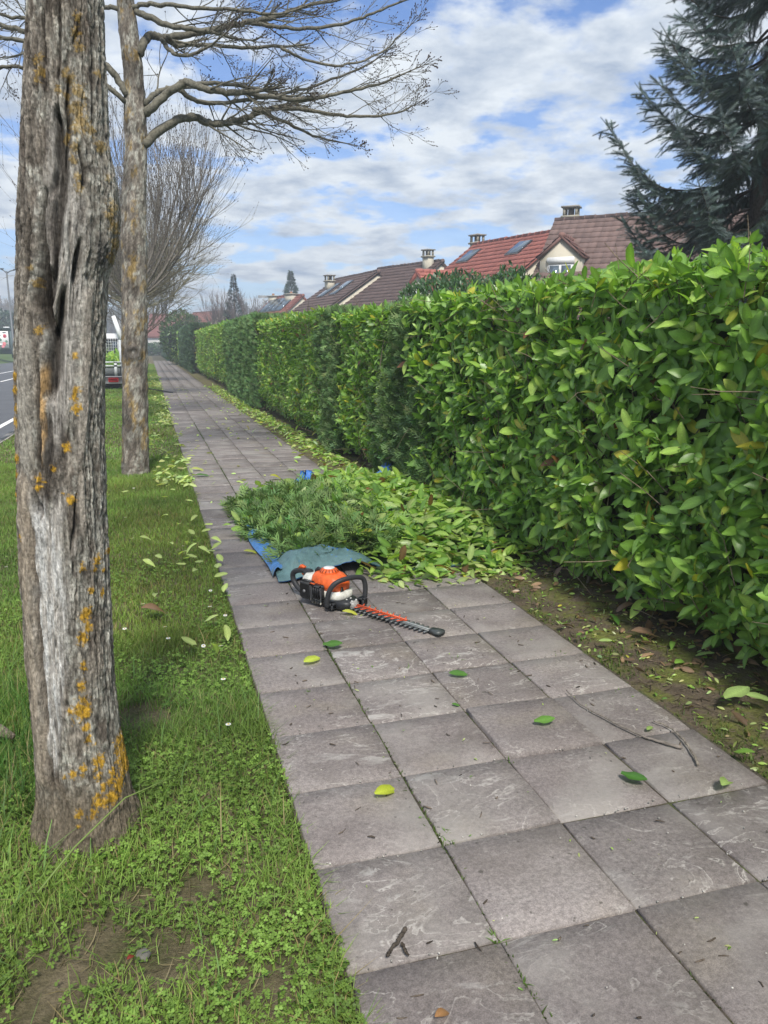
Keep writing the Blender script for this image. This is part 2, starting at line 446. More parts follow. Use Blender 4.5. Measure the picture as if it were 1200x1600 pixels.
# ================================================================== THE SETTING
def sheet(name, xs, ys, zf, mat, col=None, kind='structure', parent=None):
    X, Y = np.meshgrid(xs, ys); Z = zf(X, Y)
    V = np.stack([X, Y, Z], -1).reshape(-1, 3); nx = len(xs); ny = len(ys)
    i = (np.arange(ny-1)[:, None]*nx+np.arange(nx-1)[None]).ravel()
    Q = np.stack([i, i+1, i+nx+1, i+nx], 1)
    me = mesh_from(name, V, [Q], mat, smooth=True)
    o = bpy.data.objects.new(name, me); COL.objects.link(o); o.parent = parent
    if kind: o['kind'] = kind
    return o
PATH_L, SLAB_W = 0.372, 0.4065
PATH_R = PATH_L+4*SLAB_W
def far_rise(X, Y):   # bank on the far side of the road
    return np.where(X < -13.2, np.clip((-13.2-X)*.25, 0, .55), 0)
gx = np.concatenate([np.linspace(-900, -60, 8), np.linspace(-50, 50, 101), np.linspace(60, 900, 8)])
gy = np.concatenate([np.linspace(-300, -40, 5), np.linspace(-30, 200, 60), np.linspace(250, 1600, 10)])
sheet('ground', gx, gy, lambda X, Y: -.17+far_rise(X, Y), M_LAND)
def verge_z(X, Y):
    return -.03+.035*(fbm(X*1.3, Y*1.3, 5, 3)-.5)-.004*sstep(.0, .36, X)+.02*np.exp(-((X+.28)**2+(Y-2.42)**2)/.1)
sheet('verge', np.linspace(-2.35, PATH_L-.004, 70), np.concatenate([np.linspace(-3, 14, 260), np.linspace(14.3, 140, 120)]), verge_z, M_VERGE)
def soil_z(X, Y):
    return -.012+.03*(fbm(X*5, Y*5, 9, 4)-.5)+.035*sstep(2.1, 2.7, X)
sheet('soil', np.linspace(PATH_R+.003, 9, 130), np.concatenate([np.linspace(-3, 10, 240), np.linspace(10.3, 140, 120)]), soil_z, M_SOIL)
pathbed = sheet('path', np.linspace(PATH_L-.004, PATH_R+.02, 4), np.linspace(-3, 150, 60), lambda X, Y: -.009+0*X, M_JOINT)
# slabs
def slab_mesh(k):
    r = np.random.default_rng(k)
    w = SLAB_W-.0055-r.uniform(0, .003); l = .41-.005-r.uniform(0, .003); n = 4
    xs = np.linspace(-w/2, w/2, n+1); ys = np.linspace(-l/2, l/2, n+1)
    X, Y = np.meshgrid(xs, ys)
    Z = r.normal(0, .0006, X.shape)
    e = .004
    edge = (np.abs(X) > w/2-1e-6) | (np.abs(Y) > l/2-1e-6)
    X = X+r.normal(0, .0012, X.shape)*edge; Y = Y+r.normal(0, .0012, Y.shape)*edge
    Xt = np.where(np.abs(X) > w/2-.004, X-np.sign(X)*e, X); Yt = np.where(np.abs(Y) > l/2-.004, Y-np.sign(Y)*e, Y)
    top = np.stack([Xt, Yt, Z], -1).reshape(-1, 3)
    m = n+1
    ring = [i for i in range(m)]+[i*m+n for i in range(1, m)]+[n*m+i for i in range(n-1, -1, -1)]+[i*m for i in range(n-1, 0, -1)]
    rim = np.stack([X, Y, Z*0-.005], -1).reshape(-1, 3)[ring]
    bot = rim-[0, 0, .04]
    V = np.concatenate([top, rim, bot]); nt_ = len(top); nr = len(ring)
    i = (np.arange(n)[:, None]*m+np.arange(n)[None]).ravel()
    Q = np.stack([i, i+1, i+m+1, i+m], 1)
    a = np.arange(nr); b = (a+1) % nr; rg = np.array(ring)
    Q2 = np.stack([rg[a], nt_+a, nt_+b, rg[b]], 1); Q3 = np.stack([nt_+a, nt_+nr+a, nt_+nr+b, nt_+b], 1)
    return mesh_from('slab', V, [Q, Q2, Q3], M_SLAB)
SLABS = [slab_mesh(k) for k in range(10)]
ROW0 = 1.575
cnt = 0
far_mb = MB()
for k in range(-5, 200):
    yc = ROW0+.41*k+.205
    for c in range(4):
        xc = PATH_L+SLAB_W*(c+.5)
        x, y, z = xc+RNG.normal(0, .0015), yc+RNG.normal(0, .0025), RNG.normal(0, .0018)
        rx, ry, rz = RNG.normal(0, .0035), RNG.normal(0, .0035), RNG.normal(0, .004)
        if c == 2 and k == 2: z, rx, ry = .011, -.006, .014
        if c == 2 and k == 1: z = -.003
        if c == 1 and k in (1, 2): ry = -.008
        R = np.array(Matrix.Rotation(rz, 3, 'Z') @ Matrix.Rotation(rx, 3, 'X') @ Matrix.Rotation(ry, 3, 'Y'))
        if RNG.random() < .5: R = R @ np.diag([-1, -1, 1])
        if cnt < 292 and k >= -4:
            inst('slab', SLABS[RNG.integers(10)], m4(R, (x, y, z)), pathbed); cnt += 1
        elif k > -4:
            far_mb.box((x, y, z-.02), (SLAB_W-.009, .402, .04), (.2, .19, .185))
far_mb.build('far_slabs', M_SLAB, pathbed, kind='stuff')
# road
road = sheet('road', np.linspace(-13.2, -2.5, 12), np.linspace(-40, 260, 80), lambda X, Y: -.14+0*X, M_ROAD)
mk = MB()
def line(x0, x1, y0, y1):
    mk.box(((x0+x1)/2, (y0+y1)/2, -.134), (x1-x0, y1-y0, .004), (.75, .75, .73))
line(-3.09, -2.97, -40, 250)
for y in range(-20, 250, 12): line(-6.72, -6.6, y, y+8.5)
line(-8.68, -8.56, -40, 250)
mk.build('marking', M_ROUGH, road)
kerb = MB().box((-2.43, 50, -.13), (.12, 200, .1), (.3, .3, .3)).build('kerb', M_KERB, kind='structure')
ks = MB().box((0, 0, 0), (.13, .985, .2), (.34, .33, .31), bev=.015)
kme = ks.build('kerb_stone', M_KERB, kerb); kme.location = (-2.43, 7.5, -.115)
for i in range(1, 60):
    o = kme.copy(); COL.objects.link(o); o.parent = kerb
    o.location = (-2.43+RNG.normal(0, .004), 7.5+i+RNG.normal(0, .003), -.115+RNG.normal(0, .003))
kerb.data.transform(Matrix.Translation((0, 0, -.06)))

# ================================================================== leaf templates
def leaf_tpl(L, W, curl, fold, seg=5, seed=0, shape=.85):
    r = np.random.default_rng(seed)
    V = []; sh = []
    for i in range(seg+1):
        t = i/seg
        w = W/2*max(.03, math.sin(math.pi*min(1, t**1.05*.965+.02))**.62)
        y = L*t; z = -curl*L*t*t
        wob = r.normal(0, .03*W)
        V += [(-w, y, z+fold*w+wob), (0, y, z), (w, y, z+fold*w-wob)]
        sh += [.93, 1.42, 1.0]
    Q = []
    for i in range(seg):
        for j in range(2): a = i*3+j; Q.append([a, a+1, a+4, a+3])
    return np.array(V), [np.array(Q)], np.array(sh)
LEAF = [leaf_tpl(1, .42, .10, .18, seed=1), leaf_tpl(1, .40, .28, .25, seed=2), leaf_tpl(1, .46, -.08, .12, seed=3), leaf_tpl(1, .41, .42, .3, seed=4)]
LEAF_S = [leaf_tpl(1, .40, .12, .2, seg=4, seed=5), leaf_tpl(1, .38, .3, .2, seg=4, seed=6)]
def laurel_cols(n, r, yellow=.03, bright=0.25):
    u = r.random(n)
    dark = np.array([.115, .22, .046]); mid = np.array([.21, .365, .068]); lite = np.array([.36, .49, .105])
    t = r.beta(1.6, 2.2, n)[:, None]
    c = dark*(1-t)+mid*t
    k = (r.random(n) < bright)[:, None]
    c = np.where(k, mid+(lite-mid)*r.random(n)[:, None], c)
    y = (u < yellow)[:, None]
    c = np.where(y, np.array([.46, .44, .06])*(.6+.5*r.random(n)[:, None]), c)
    b = (u > .993)[:, None]
    c = np.where(b, np.array([.2, .09, .04]), c)
    return c
_leafmesh = {}
def leaf_mesh(tpl_i, col):
    key = (tpl_i, tuple(np.round(col, 2)))
    if key not in _leafmesh:
        V, F, s = LEAF[tpl_i]
        _leafmesh[key] = mesh_from('leaf', V, F, M_LEAF, np.outer(s, col), smooth=True)
    return _leafmesh[key]
def rand_dirs(n, r): return norm(r.normal(size=(n, 3)))

def shoots(P, A, r, per=(5, 8), L=(.075, .13), spread=(.55, 1.1), stem=None, stem_len=.1, face_out=np.array([-.55, -.12, .3])):
    """rosettes of leaves at P with axis A -> leaf dir, normal, pos, len"""
    D, Nn, T, S = [], [], [], []
    for p, a in zip(P, A):
        k = r.integers(*per)
        u = norm(np.cross(a, r.normal(size=3))); v = np.cross(a, u)
        ph = r.random()*6.28
        ln = r.uniform(*L)
        for i in range(k):
            f = i/k
            th = ph+2.4*i; sp = spread[0]+(spread[1]-spread[0])*(1-f)+r.normal(0, .12)
            rad = u*math.cos(th)+v*math.sin(th)
            d = a*math.cos(sp)+rad*math.sin(sp)
            n = a*math.sin(sp)-rad*math.cos(sp)+r.normal(0, .2, 3)+face_out
            D.append(d); Nn.append(n); T.append(p-a*stem_len*(1-f)); S.append(ln*r.uniform(.6, 1.2)*(.75+.3*(1-f)))
        if stem is not None: stem.append((p-a*(stem_len+.08), p))
    return np.array(D), np.array(Nn), np.array(T), np.array(S)

def hedge_core(mb, x0, x1, y0, y1, z0, z1, col=(.05, .06, .03)):  # solid core added to block light, coloured dark for the inner shade
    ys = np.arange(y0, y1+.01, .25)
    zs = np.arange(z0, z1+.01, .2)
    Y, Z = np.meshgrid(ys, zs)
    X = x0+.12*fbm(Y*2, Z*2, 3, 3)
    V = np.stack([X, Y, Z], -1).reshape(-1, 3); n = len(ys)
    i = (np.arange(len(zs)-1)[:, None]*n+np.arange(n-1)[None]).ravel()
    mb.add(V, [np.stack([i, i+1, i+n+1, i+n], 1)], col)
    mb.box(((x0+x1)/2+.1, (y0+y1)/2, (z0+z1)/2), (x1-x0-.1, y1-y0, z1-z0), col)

def laurel_hedge(label, y0, y1, xf, depth, height, n_shoots, seed, leafL=(.075, .13), n_parts=0, lo=.12, yellow=.014, bright=.25, bulge=.1, top_wob=.03, parts=True, small=False, group=None):
    r = np.random.default_rng(seed)
    root = thing('laurel_hedge', label, 'hedge', ((xf+depth/2), (y0+y1)/2, 0), group)
    def face_x(y, z): return xf+bulge*2*(.5-fbm(y*1.3, z*1.6, seed, 3))+.05*(z < .35)+.10*sstep(.45, .05, z)
    def top_z(x, y): return height+top_wob*2*(fbm(x*2, y*1.1, seed+3, 3)-.5)
    nf = int(n_shoots*.78); nt_ = n_shoots-nf
    y = r.uniform(y0, y1, nf); z = lo+(height-lo)*r.random(nf)**.92
    dep = np.abs(r.normal(0, .065, nf)); deep = r.random(nf) < .3; dep[deep] += r.uniform(.05, .2, deep.sum())
    hole = vnoise(y*3.2, z*3.2, seed+9) < .12
    dep = np.where(hole, dep+.14, dep)
    P1 = np.stack([face_x(y, z)+dep, y, z], 1)
    A1 = norm(np.stack([-np.abs(r.normal(.75, .3, nf)), r.normal(-.05, .42, nf), r.normal(.38, .42, nf)], 1))
    x = r.uniform(xf, xf+depth, nt_); yt = r.uniform(y0, y1, nt_)
    P2 = np.stack([x, yt, top_z(x, yt)-np.abs(r.normal(0, .05, nt_))], 1)
    A2 = norm(np.stack([r.normal(-.2, .35, nt_), r.normal(0, .35, nt_), np.full(nt_, 1.0)], 1))
    # near end cap facing the camera
    stems = []
    D, Nn, T, S = shoots(np.concatenate([P1, P2]), np.concatenate([A1, A2]), r, L=leafL, stem=stems)
    onface = T[:, 2] < height-.10
    D[:, 0] = np.where(onface, np.clip(D[:, 0]*.62, -.75, .5), D[:, 0])
    C = laurel_cols(len(D), r, yellow, bright)
    tinge = r.random(len(D)) < .05; C[tinge] = C[tinge]*np.array([1.5, .95, .8])
    ti = r.integers(0, len(LEAF), len(D))
    R = frame(D, Nn)*S[:, None, None]
    taken = np.zeros(len(D), bool)
    if n_parts:
        ctr = T+norm(D)*S[:, None]*.5
        q = project(ctr)
        vis = (q[:, 0] > 5) & (q[:, 0] < 1195) & (q[:, 1] > 5) & (q[:, 1] < 1590)
        fx = face_x(ctr[:, 1], ctr[:, 2])
        out = np.maximum(fx-ctr[:, 0], (ctr[:, 2]-height)*.7)
        view = norm(EYE-ctr); face = np.abs(np.sum(view*R[:, :, 2]/S[:, None], 1))
        score = (S/q[:, 2])**2*(.25+face)*sstep(-.12, .06, out)*vis
        idx = np.argsort(-score)[:n_parts]
        taken[idx] = True
        pal = np.concatenate([laurel_cols(14, r, 0, .3), [[.40, .36, .05], [.28, .34, .06]]])
        for i in idx:
            j = np.argmin(np.sum((pal-C[i])**2, 1))
            inst('leaf', leaf_mesh(int(ti[i]), pal[j]), m4(R[i], T[i]), root)
    mb = MB()
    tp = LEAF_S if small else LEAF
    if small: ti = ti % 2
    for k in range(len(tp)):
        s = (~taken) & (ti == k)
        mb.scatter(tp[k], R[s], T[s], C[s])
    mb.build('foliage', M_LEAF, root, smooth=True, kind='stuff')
    tw = MB()
    for a, b in stems[::2]:
        tw.tube([a, (a+b)/2+r.normal(0, .006, 3), b], [.0035, .003, .002], 4, (.13, .12, .06), cap=False)
    for i in range(int((y1-y0)*5)):
        yy = r.uniform(y0, y1); bx = xf+r.uniform(.22, .5)
        p = [np.array([bx, yy, -.05])]
        while p[-1][2] < height-.15:
            p.append(p[-1]+np.array([r.normal(-.01, .04), r.normal(0, .05), r.uniform(.12, .25)]))
        p = np.array(p); tw.tube(p, np.linspace(r.uniform(.008, .016), .004, len(p)), 5, (.15, .125, .09), cap=False)
    for i in range(int((y1-y0)*40)):
        yy = r.uniform(y0, y1); zz = r.uniform(.1, height); a = np.array([xf+r.uniform(.02, .16), yy, zz])
        d = norm(np.array([r.normal(-.25, .3), r.normal(0, .6), r.normal(.4, .5)]))
        tw.tube([a, a+d*r.uniform(.1, .2)+r.normal(0, .015, 3), a+d*r.uniform(.22, .36)], [.003, .0025, .0015], 4, np.array([.2, .16, .11])*r.uniform(.6, 1.2), cap=False)
    tw.build('branches', M_TWIG, root, kind='stuff')
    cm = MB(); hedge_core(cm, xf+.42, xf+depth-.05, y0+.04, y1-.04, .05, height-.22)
    cm.build('shade_core', M_ROUGH, root, kind='stuff')  # added light-blocking core, its dark colour stands for shade behind the leaves
    return root

# conifer spray
def spray_tpl(n=7, seed=0):
    r = np.random.default_rng(seed); V = []; F = []; sh = []
    def blade(p, d, l, w):
        d = d/np.linalg.norm(d); x = np.cross(d, [0, 0, 1.0]); x = x/np.linalg.norm(x)
        b = len(V); V.extend([p-x*w*.5, p+x*w*.5, p+d*l*.6+x*w*.5, p+d*l, p+d*l*.6-x*w*.5]); F.append([b, b+1, b+2, b+3, b+4]); sh.extend([.85, .85, 1, 1.15, 1])
    blade(np.zeros(3), np.array([0, 1., 0]), 1, .07)
    for i in range(n):
        t = .12+.75*i/n; s = 1 if i % 2 else -1
        blade(np.array([0, t, 0]), np.array([s*r.uniform(.5, .9), 1, r.normal(0, .25)]), .48*(1.1-t)+.12, .07)
    return np.array(V), [np.array(F)], np.array(sh)
SPRAY = [spray_tpl(6, k) for k in range(3)]
def conifer_cols(n, r, base=(.030, .075, .026), var=.5):
    return np.array(base)*(1+var*r.normal(0, .5, (n, 1)).clip(-1, 1.6))*(1+r.normal(0, .08, (n, 3)))
def conifer_hedge(label, y0, y1, xf, depth, height, n, seed, size=(.09, .17), base=(.030, .075, .026), smooth_face=False, lo=.05):
    r = np.random.default_rng(seed)
    root = thing('conifer_hedge', label, 'hedge', ((xf+depth/2), (y0+y1)/2, 0))
    amp = .03 if smooth_face else .12
    nt_ = int(n*.2); nf = n-nt_
    y = r.uniform(y0, y1, nf); z = r.uniform(lo, height, nf)
    x = xf+amp*2*(.5-fbm(y*2, z*1.2, seed, 3))+np.abs(r.normal(0, .05, nf))+.05*sstep(height-.25, height, z)
    P = np.stack([x, y, z], 1); D = np.stack([-np.abs(r.normal(.6, .3, nf)), r.normal(0, .5, nf), r.normal(.55, .45, nf)], 1)
    xt = r.uniform(xf, xf+depth, nt_); yt = r.uniform(y0, y1, nt_)
    P2 = np.stack([xt, yt, height-.04+amp*.6*(fbm(xt*2, yt*2, seed+1, 3)-.5)], 1); D2 = np.stack([r.normal(-.1, .4, nt_), r.normal(0, .4, nt_), np.ones(nt_)], 1)
    P = np.concatenate([P, P2]); D = np.concatenate([D, D2])
    S = r.uniform(*size, len(P)); R = frame(D, r.normal(size=D.shape)+np.array([-.8, 0, .5]))*S[:, None, None]
    C = conifer_cols(len(P), r, base)
    mb = MB(); k = r.integers(0, 3, len(P))
    for i in range(3): mb.scatter(SPRAY[i], R[k == i], P[k == i], C[k == i])
    mb.build('foliage', M_CONIFER, root, kind='stuff')
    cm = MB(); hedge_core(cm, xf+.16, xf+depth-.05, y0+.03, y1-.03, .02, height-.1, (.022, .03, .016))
    cm.build('shade_core', M_ROUGH, root, kind='stuff')  # same added core, darker, closes off light behind the sprays
    return root

laurel_hedge('tall glossy laurel hedge nearest along the path, leafy face above bare soil', 0.2, 7.2, 2.36, 1.0, 1.90, 3500, 11, n_parts=296, bulge=.085, leafL=(.088, .148))
conifer_hedge('dark feathery conifer filling the gap behind the near laurel hedge', 6.7, 8.8, 2.47, .8, 1.86, 5200, 21, base=(.125, .205, .075))
laurel_hedge('second laurel hedge, just past the dark feathery conifer gap', 7.9, 10.6, 2.40, .9, 1.91, 1750, 12, n_parts=290, leafL=(.08, .13), bulge=.075)
conifer_hedge('narrow dark conifer between the second and third laurel hedges', 10.3, 11.6, 2.45, .8, 1.94, 3000, 22, base=(.125, .21, .075))
laurel_hedge('third laurel hedge with mixed dark patches and leaf litter at its foot', 11.3, 18.6, 2.40, .9, 2.02, 4000, 13, leafL=(.08, .13), small=True, bulge=.09)
conifer_hedge('taller rough conifer hedge section beyond the third laurel hedge', 18.3, 26.0, 2.40, .9, 2.16, 11000, 23, size=(.10, .18), base=(.125, .22, .08))
laurel_hedge('sunlit laurel hedge section before the smooth clipped hedge', 26, 44, 2.44, .9, 2.25, 3600, 14, leafL=(.10, .16), small=True)
conifer_hedge('smooth clipped flat faced conifer hedge far down the path', 44, 62, 2.3, 1.0, 2.55, 9000, 24, size=(.16, .3), base=(.06, .105, .055), smooth_face=True)
laurel_hedge('lower pale topped hedge beyond the smooth clipped hedge', 62, 82, 2.2, .9, 2.5, 2400, 15, leafL=(.14, .22), small=True)
conifer_hedge('darkest last hedge at the far end of the path', 82, 118, 1.9, 1.2, 3.0, 8000, 25, size=(.25, .45), base=(.04, .08, .042), smooth_face=True)

# ================================================================== trunks and bare trees
GREYL = np.array([.46, .445, .385]); DARKB = np.array([.145, .122, .10]); MIDB = np.array([.30, .265, .22]); YEL = np.array([.50, .29, .028]); OCH = np.array([.34, .22, .05])
def near_trunk():
    d0 = math.hypot(-.285, 2.41)
    Lp = np.array([(-700, 42), (-60, 40), (0, 38), (50, 36), (150, 33), (250, 28), (300, 25), (450, 22), (600, 20), (700, 22), (800, 27), (900, 31), (1000, 37), (1100, 45), (1200, 54), (1260, 58), (1290, 60), (1360, 56)], float)
    Rp = np.array([(-700, 150), (-60, 160), (0, 161), (50, 163), (120, 167), (200, 170), (240, 177), (280, 184), (330, 187), (380, 183), (430, 169), (500, 166), (600, 165), (700, 166), (750, 168), (800, 169), (900, 174), (1000, 177), (1100, 183), (1200, 195), (1245, 205), (1290, 210), (1360, 222)], float)
    ys = np.concatenate([np.linspace(-700, -45, 60), np.arange(-44, 1352, 1.75)])
    lx = np.interp(ys, Lp[:, 0], Lp[:, 1]); rx = np.interp(ys, Rp[:, 0], Rp[:, 1])
    th = np.concatenate([np.linspace(-100, 100, 180), np.linspace(104, 256, 34)])*math.pi/180
    nth = len(th)
    def az(x, y):
        d = ray(x, y); return math.atan2(d[0], d[1])
    rows = []
    for y, l, r_ in zip(ys, lx, rx):
        aL, aR = az(l, y), az(r_, y); ac = (aL+aR)/2; hw = (aR-aL)/2
        rad = d0*math.sin(hw); d = ray((l+r_)/2, y); tanel = d[2]/math.hypot(d[0], d[1])
        rows.append((d0*math.sin(ac), d0*math.cos(ac), CAM_H+(d0-rad)*tanel, rad, ac))
    rows = np.array(rows)
    TH, Yp = np.meshgrid(th, ys)
    half = ((rx-lx)/2)[:, None]; mid = ((rx+lx)/2)[:, None]
    front = np.cos(TH) > -.05
    Xp = mid+half*np.sin(TH)
    ARC = TH*half            # pixels along the bark
    # irregular outline that depends only on the bark
    wob = (fbm(ARC/34+7, Yp/170, 31, 3)-.5)
    warp = (fbm(ARC/26, Yp/45, 41, 4)-.5)*2.2
    ridge = np.abs(vnoise(ARC/8+warp*.7, Yp/150, 51)*2-1); ridge2 = np.abs(vnoise(ARC/4.2+warp, Yp/55, 52)*2-1)
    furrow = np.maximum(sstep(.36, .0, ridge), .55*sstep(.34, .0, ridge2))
    fine = fbm(ARC/3.6, Yp/9, 61, 3)-.5
    plates = np.abs(vnoise(ARC/8+warp, Yp/20+warp, 71)*2-1)
    disp = -.0062*furrow+.0050*fine+.008*wob-.0022*sstep(.2, 0, plates)
    # bark tones
    lich = sstep(.40, .62, fbm(ARC/22+9, Yp/55, 81, 4)+.17*np.sin(TH)+.04)
    lich2 = sstep(.46, .60, fbm(ARC/7, Yp/9, 91, 3))
    C = DARKB+(MIDB-DARKB)*sstep(.25, .75, fbm(ARC/10, Yp/45, 101, 4))[..., None]
    C = C+(GREYL-C)*(lich*(.35+.65*lich2)*.9)[..., None]
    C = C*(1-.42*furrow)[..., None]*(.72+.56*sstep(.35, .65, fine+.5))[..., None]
    br = sstep(1180, 1290, Yp)[..., None]
    C = C*(1-br)+br*(np.array([.20, .165, .12])*(.55+.9*fbm(ARC/9, Yp/30, 111, 4))[..., None])
    def band(pts, w, wv=4, fade=14):
        pts = np.array(pts, float); o = np.argsort(pts[:, 1]); pts = pts[o]
        xc = np.interp(Yp, pts[:, 1], pts[:, 0])+(fbm(Yp/40+pts[0, 0], Yp*0+pts[0, 0], 121, 2)-.5)*2*wv
        if np.ndim(w): ww = np.interp(Yp, pts[:, 1], np.array(w)[o])
        else: ww = w
        m = np.exp(-((Xp-xc)/ww)**4)*front
        return m*sstep(pts[0, 1]-fade, pts[0, 1]+fade, Yp)*sstep(pts[-1, 1]+fade, pts[-1, 1]-fade, Yp)
    def paint(C, m, col, k=1.0): return C+(np.asarray(col)-C)*(np.clip(m, 0, 1)*k)[..., None]
    streak = fbm(ARC/2.4, Yp/60, 131, 4)
    wood = np.array([.46, .43, .39])*(.15+1.7*streak)[..., None]
    # bare weathered wood round the wound
    w1 = band([(84, 170), (92, 260), (98, 330), (98, 420), (95, 500), (92, 600), (80, 700)], [9, 20, 34, 34, 30, 22, 12], 4, 40)
    w2 = band([(60, 790), (72, 850), (78, 930), (78, 1030), (76, 1120), (80, 1195)], [12, 22, 26, 22, 16, 9], 3, 25)
    w3 = band([(92, 780), (80, 850)], 12, 3, 30)
    wm = np.clip(w1*.85+w2+w3, 0, 1)
    C = C+(wood*(1+.35*w2[..., None])-C)*wm[..., None]
    disp = disp*(1-.55*wm)+wm*(-.006+.016*(streak-.5)-.005*sstep(.14, 0, np.abs(vnoise(ARC/3.5, Yp/90, 133)*2-1)))
    C = paint(C, w2*sstep(.35, .62, streak), (.60, .60, .58), .9)
    # deep cracks
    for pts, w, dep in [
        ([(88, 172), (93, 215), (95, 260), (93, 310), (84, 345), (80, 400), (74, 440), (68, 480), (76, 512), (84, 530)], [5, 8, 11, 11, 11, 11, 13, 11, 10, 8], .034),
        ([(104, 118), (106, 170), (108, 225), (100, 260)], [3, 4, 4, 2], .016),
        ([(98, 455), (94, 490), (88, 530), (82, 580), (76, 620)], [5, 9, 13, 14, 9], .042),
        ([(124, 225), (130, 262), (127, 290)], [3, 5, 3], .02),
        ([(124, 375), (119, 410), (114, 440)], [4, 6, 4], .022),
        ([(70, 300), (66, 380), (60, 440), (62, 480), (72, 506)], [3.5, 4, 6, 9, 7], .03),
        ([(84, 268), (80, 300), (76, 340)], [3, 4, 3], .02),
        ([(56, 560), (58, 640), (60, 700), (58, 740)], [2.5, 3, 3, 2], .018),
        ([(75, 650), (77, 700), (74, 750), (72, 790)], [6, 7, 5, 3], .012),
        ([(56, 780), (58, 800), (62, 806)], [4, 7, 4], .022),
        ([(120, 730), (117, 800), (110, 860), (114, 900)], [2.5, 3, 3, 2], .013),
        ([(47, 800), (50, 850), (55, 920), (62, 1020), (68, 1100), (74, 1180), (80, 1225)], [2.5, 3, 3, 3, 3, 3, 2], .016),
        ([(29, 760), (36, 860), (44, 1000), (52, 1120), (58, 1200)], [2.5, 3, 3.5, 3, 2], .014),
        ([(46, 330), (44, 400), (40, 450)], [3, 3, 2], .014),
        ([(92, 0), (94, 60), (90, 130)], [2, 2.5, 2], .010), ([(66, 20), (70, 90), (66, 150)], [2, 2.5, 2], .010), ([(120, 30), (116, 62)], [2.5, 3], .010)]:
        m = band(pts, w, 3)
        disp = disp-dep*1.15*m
        C = paint(C, m, (.05, .043, .037), .85)  # dark wood colour, also painted to carry the shade inside the cracks
    # callus rolls and pale strips
    for pts, w, h, col in [
        ([(38, 745), (41, 830), (46, 930), (54, 1050), (63, 1150), (70, 1232)], [8, 10, 10, 10, 10, 8], .012, (.36, .30, .23)),
        ([(137, 450), (132, 560), (127, 650), (121, 740), (125, 800), (130, 840)], [7, 7, 7, 6, 6, 4], .008, (.35, .31, .26)),
        ([(118, 850), (112, 878)], [6, 4], .004, (.33, .30, .26)),
        ([(102, 340), (102, 400), (104, 440)], [3, 4, 3], .006, (.42, .40, .36)), ([(92, 420), (88, 470), (84, 505)], [3, 4, 3], .004, (.36, .33, .28)),
        ([(42, 520), (40, 600), (42, 680), (44, 735)], [11, 12, 10, 8], .007, (.36, .33, .28)),
        ([(80, 300), (74, 350), (76, 400), (77, 425)], [4, 5, 5, 4], .006, (.30, .27, .24))]:
        m = band(pts, w, 2)
        disp = disp*(1-.6*m)+h*m+.003*m*(fbm(ARC/6, Yp/50, 141, 2)-.5)
        C = paint(C, m, np.array(col)*(.75+.5*fbm(ARC/6, Yp/40, 151, 3))[..., None], .9)
    m = band([(66, 572), (66, 620), (65, 670), (65, 722)], [4.5, 5.5, 5, 3], 1.5)
    C = paint(C, m*(.4+.6*sstep(.3, .5, fbm(ARC/8, Yp/20, 161, 3))), (.52, .33, .15), .95); disp = disp+.004*m
    # burl of rough bark and a knot
    kb = np.exp(-(((Xp-156)/13)**2+((Yp-392)/26)**2)**2)*front
    C = paint(C, kb, np.array([.12, .115, .105])*(.5+1.0*fbm(ARC/3, Yp/4, 171, 3))[..., None], .85); disp = disp+kb*(.004+.012*(fbm(ARC/4, Yp/5, 181, 3)-.5))
    # lichen rosettes: raised crusts
    spots = [(118, 640, 6), (114, 622, 5), (117, 610, 5), (102, 700, 6), (82, 732, 5), (61, 748, 6), (60, 762, 5), (110, 783, 7), (98, 772, 3), (152, 884, 7), (148, 898, 5), (171, 880, 4), (126, 892, 5), (132, 965, 9), (128, 1000, 8), (134, 985, 7), (128, 1042, 5), (126, 1075, 7), (130, 1050, 4), (126, 1112, 13), (133, 1120, 8), (121, 1105, 6), (132, 1140, 6), (108, 1112, 4), (136, 1160, 5), (147, 1170, 3), (152, 1198, 9), (157, 1205, 6), (128, 1204, 6), (113, 1209, 5), (152, 1222, 5), (188, 1188, 8), (194, 1215, 11), (196, 1235, 10), (186, 1248, 9), (190, 1200, 8), (175, 1225, 7), (172, 1236, 6), (160, 1240, 5), (152, 1258, 8), (160, 1262, 7), (172, 1262, 9), (180, 1264, 6), (122, 1270, 5), (143, 1276, 6), (122, 1288, 3), (100, 1212, 3),
             (120, 20, 6), (118, 45, 8), (122, 68, 7), (60, 92, 7), (62, 112, 8), (58, 124, 5), (100, 112, 6), (110, 122, 7), (90, 140, 6), (104, 148, 6), (122, 140, 10), (118, 168, 12), (126, 188, 13), (120, 198, 9), (140, 196, 7), (152, 102, 5), (156, 218, 8), (116, 228, 7), (112, 248, 6), (102, 214, 6), (121, 275, 6), (122, 290, 7), (174, 312, 9), (176, 345, 10), (178, 372, 9), (172, 395, 8), (168, 330, 7), (25, 590, 6), (24, 610, 6), (26, 640, 5), (25, 662, 5), (24, 720, 5), (26, 745, 4), (29, 780, 4), (45, 418, 5), (53, 442, 5), (74, 478, 4), (60, 516, 6), (36, 842, 4), (115, 556, 4), (165, 268, 6), (160, 940, 4), (140, 930, 4), (162, 905, 3)]
    ym = np.zeros_like(Yp)
    rag = fbm(ARC/3.0, Yp/3.5, 191, 3)
    for x, y, s in spots:
        m = sstep(1.25, .55, np.sqrt((((Xp-x)/s)**2+((Yp-y)/(s*1.25))**2))+(rag-.5)*2.2)
        ym = np.maximum(ym, m*front)
    upper = sstep(620, 430, Yp)
    yc = YEL*(1-upper[..., None])+OCH*upper[..., None]
    C = C+(yc*(.7+.7*vnoise(ARC/2.2, Yp/2.2, 201))[..., None]-C)*(ym*.92*(1-.3*upper))[..., None]
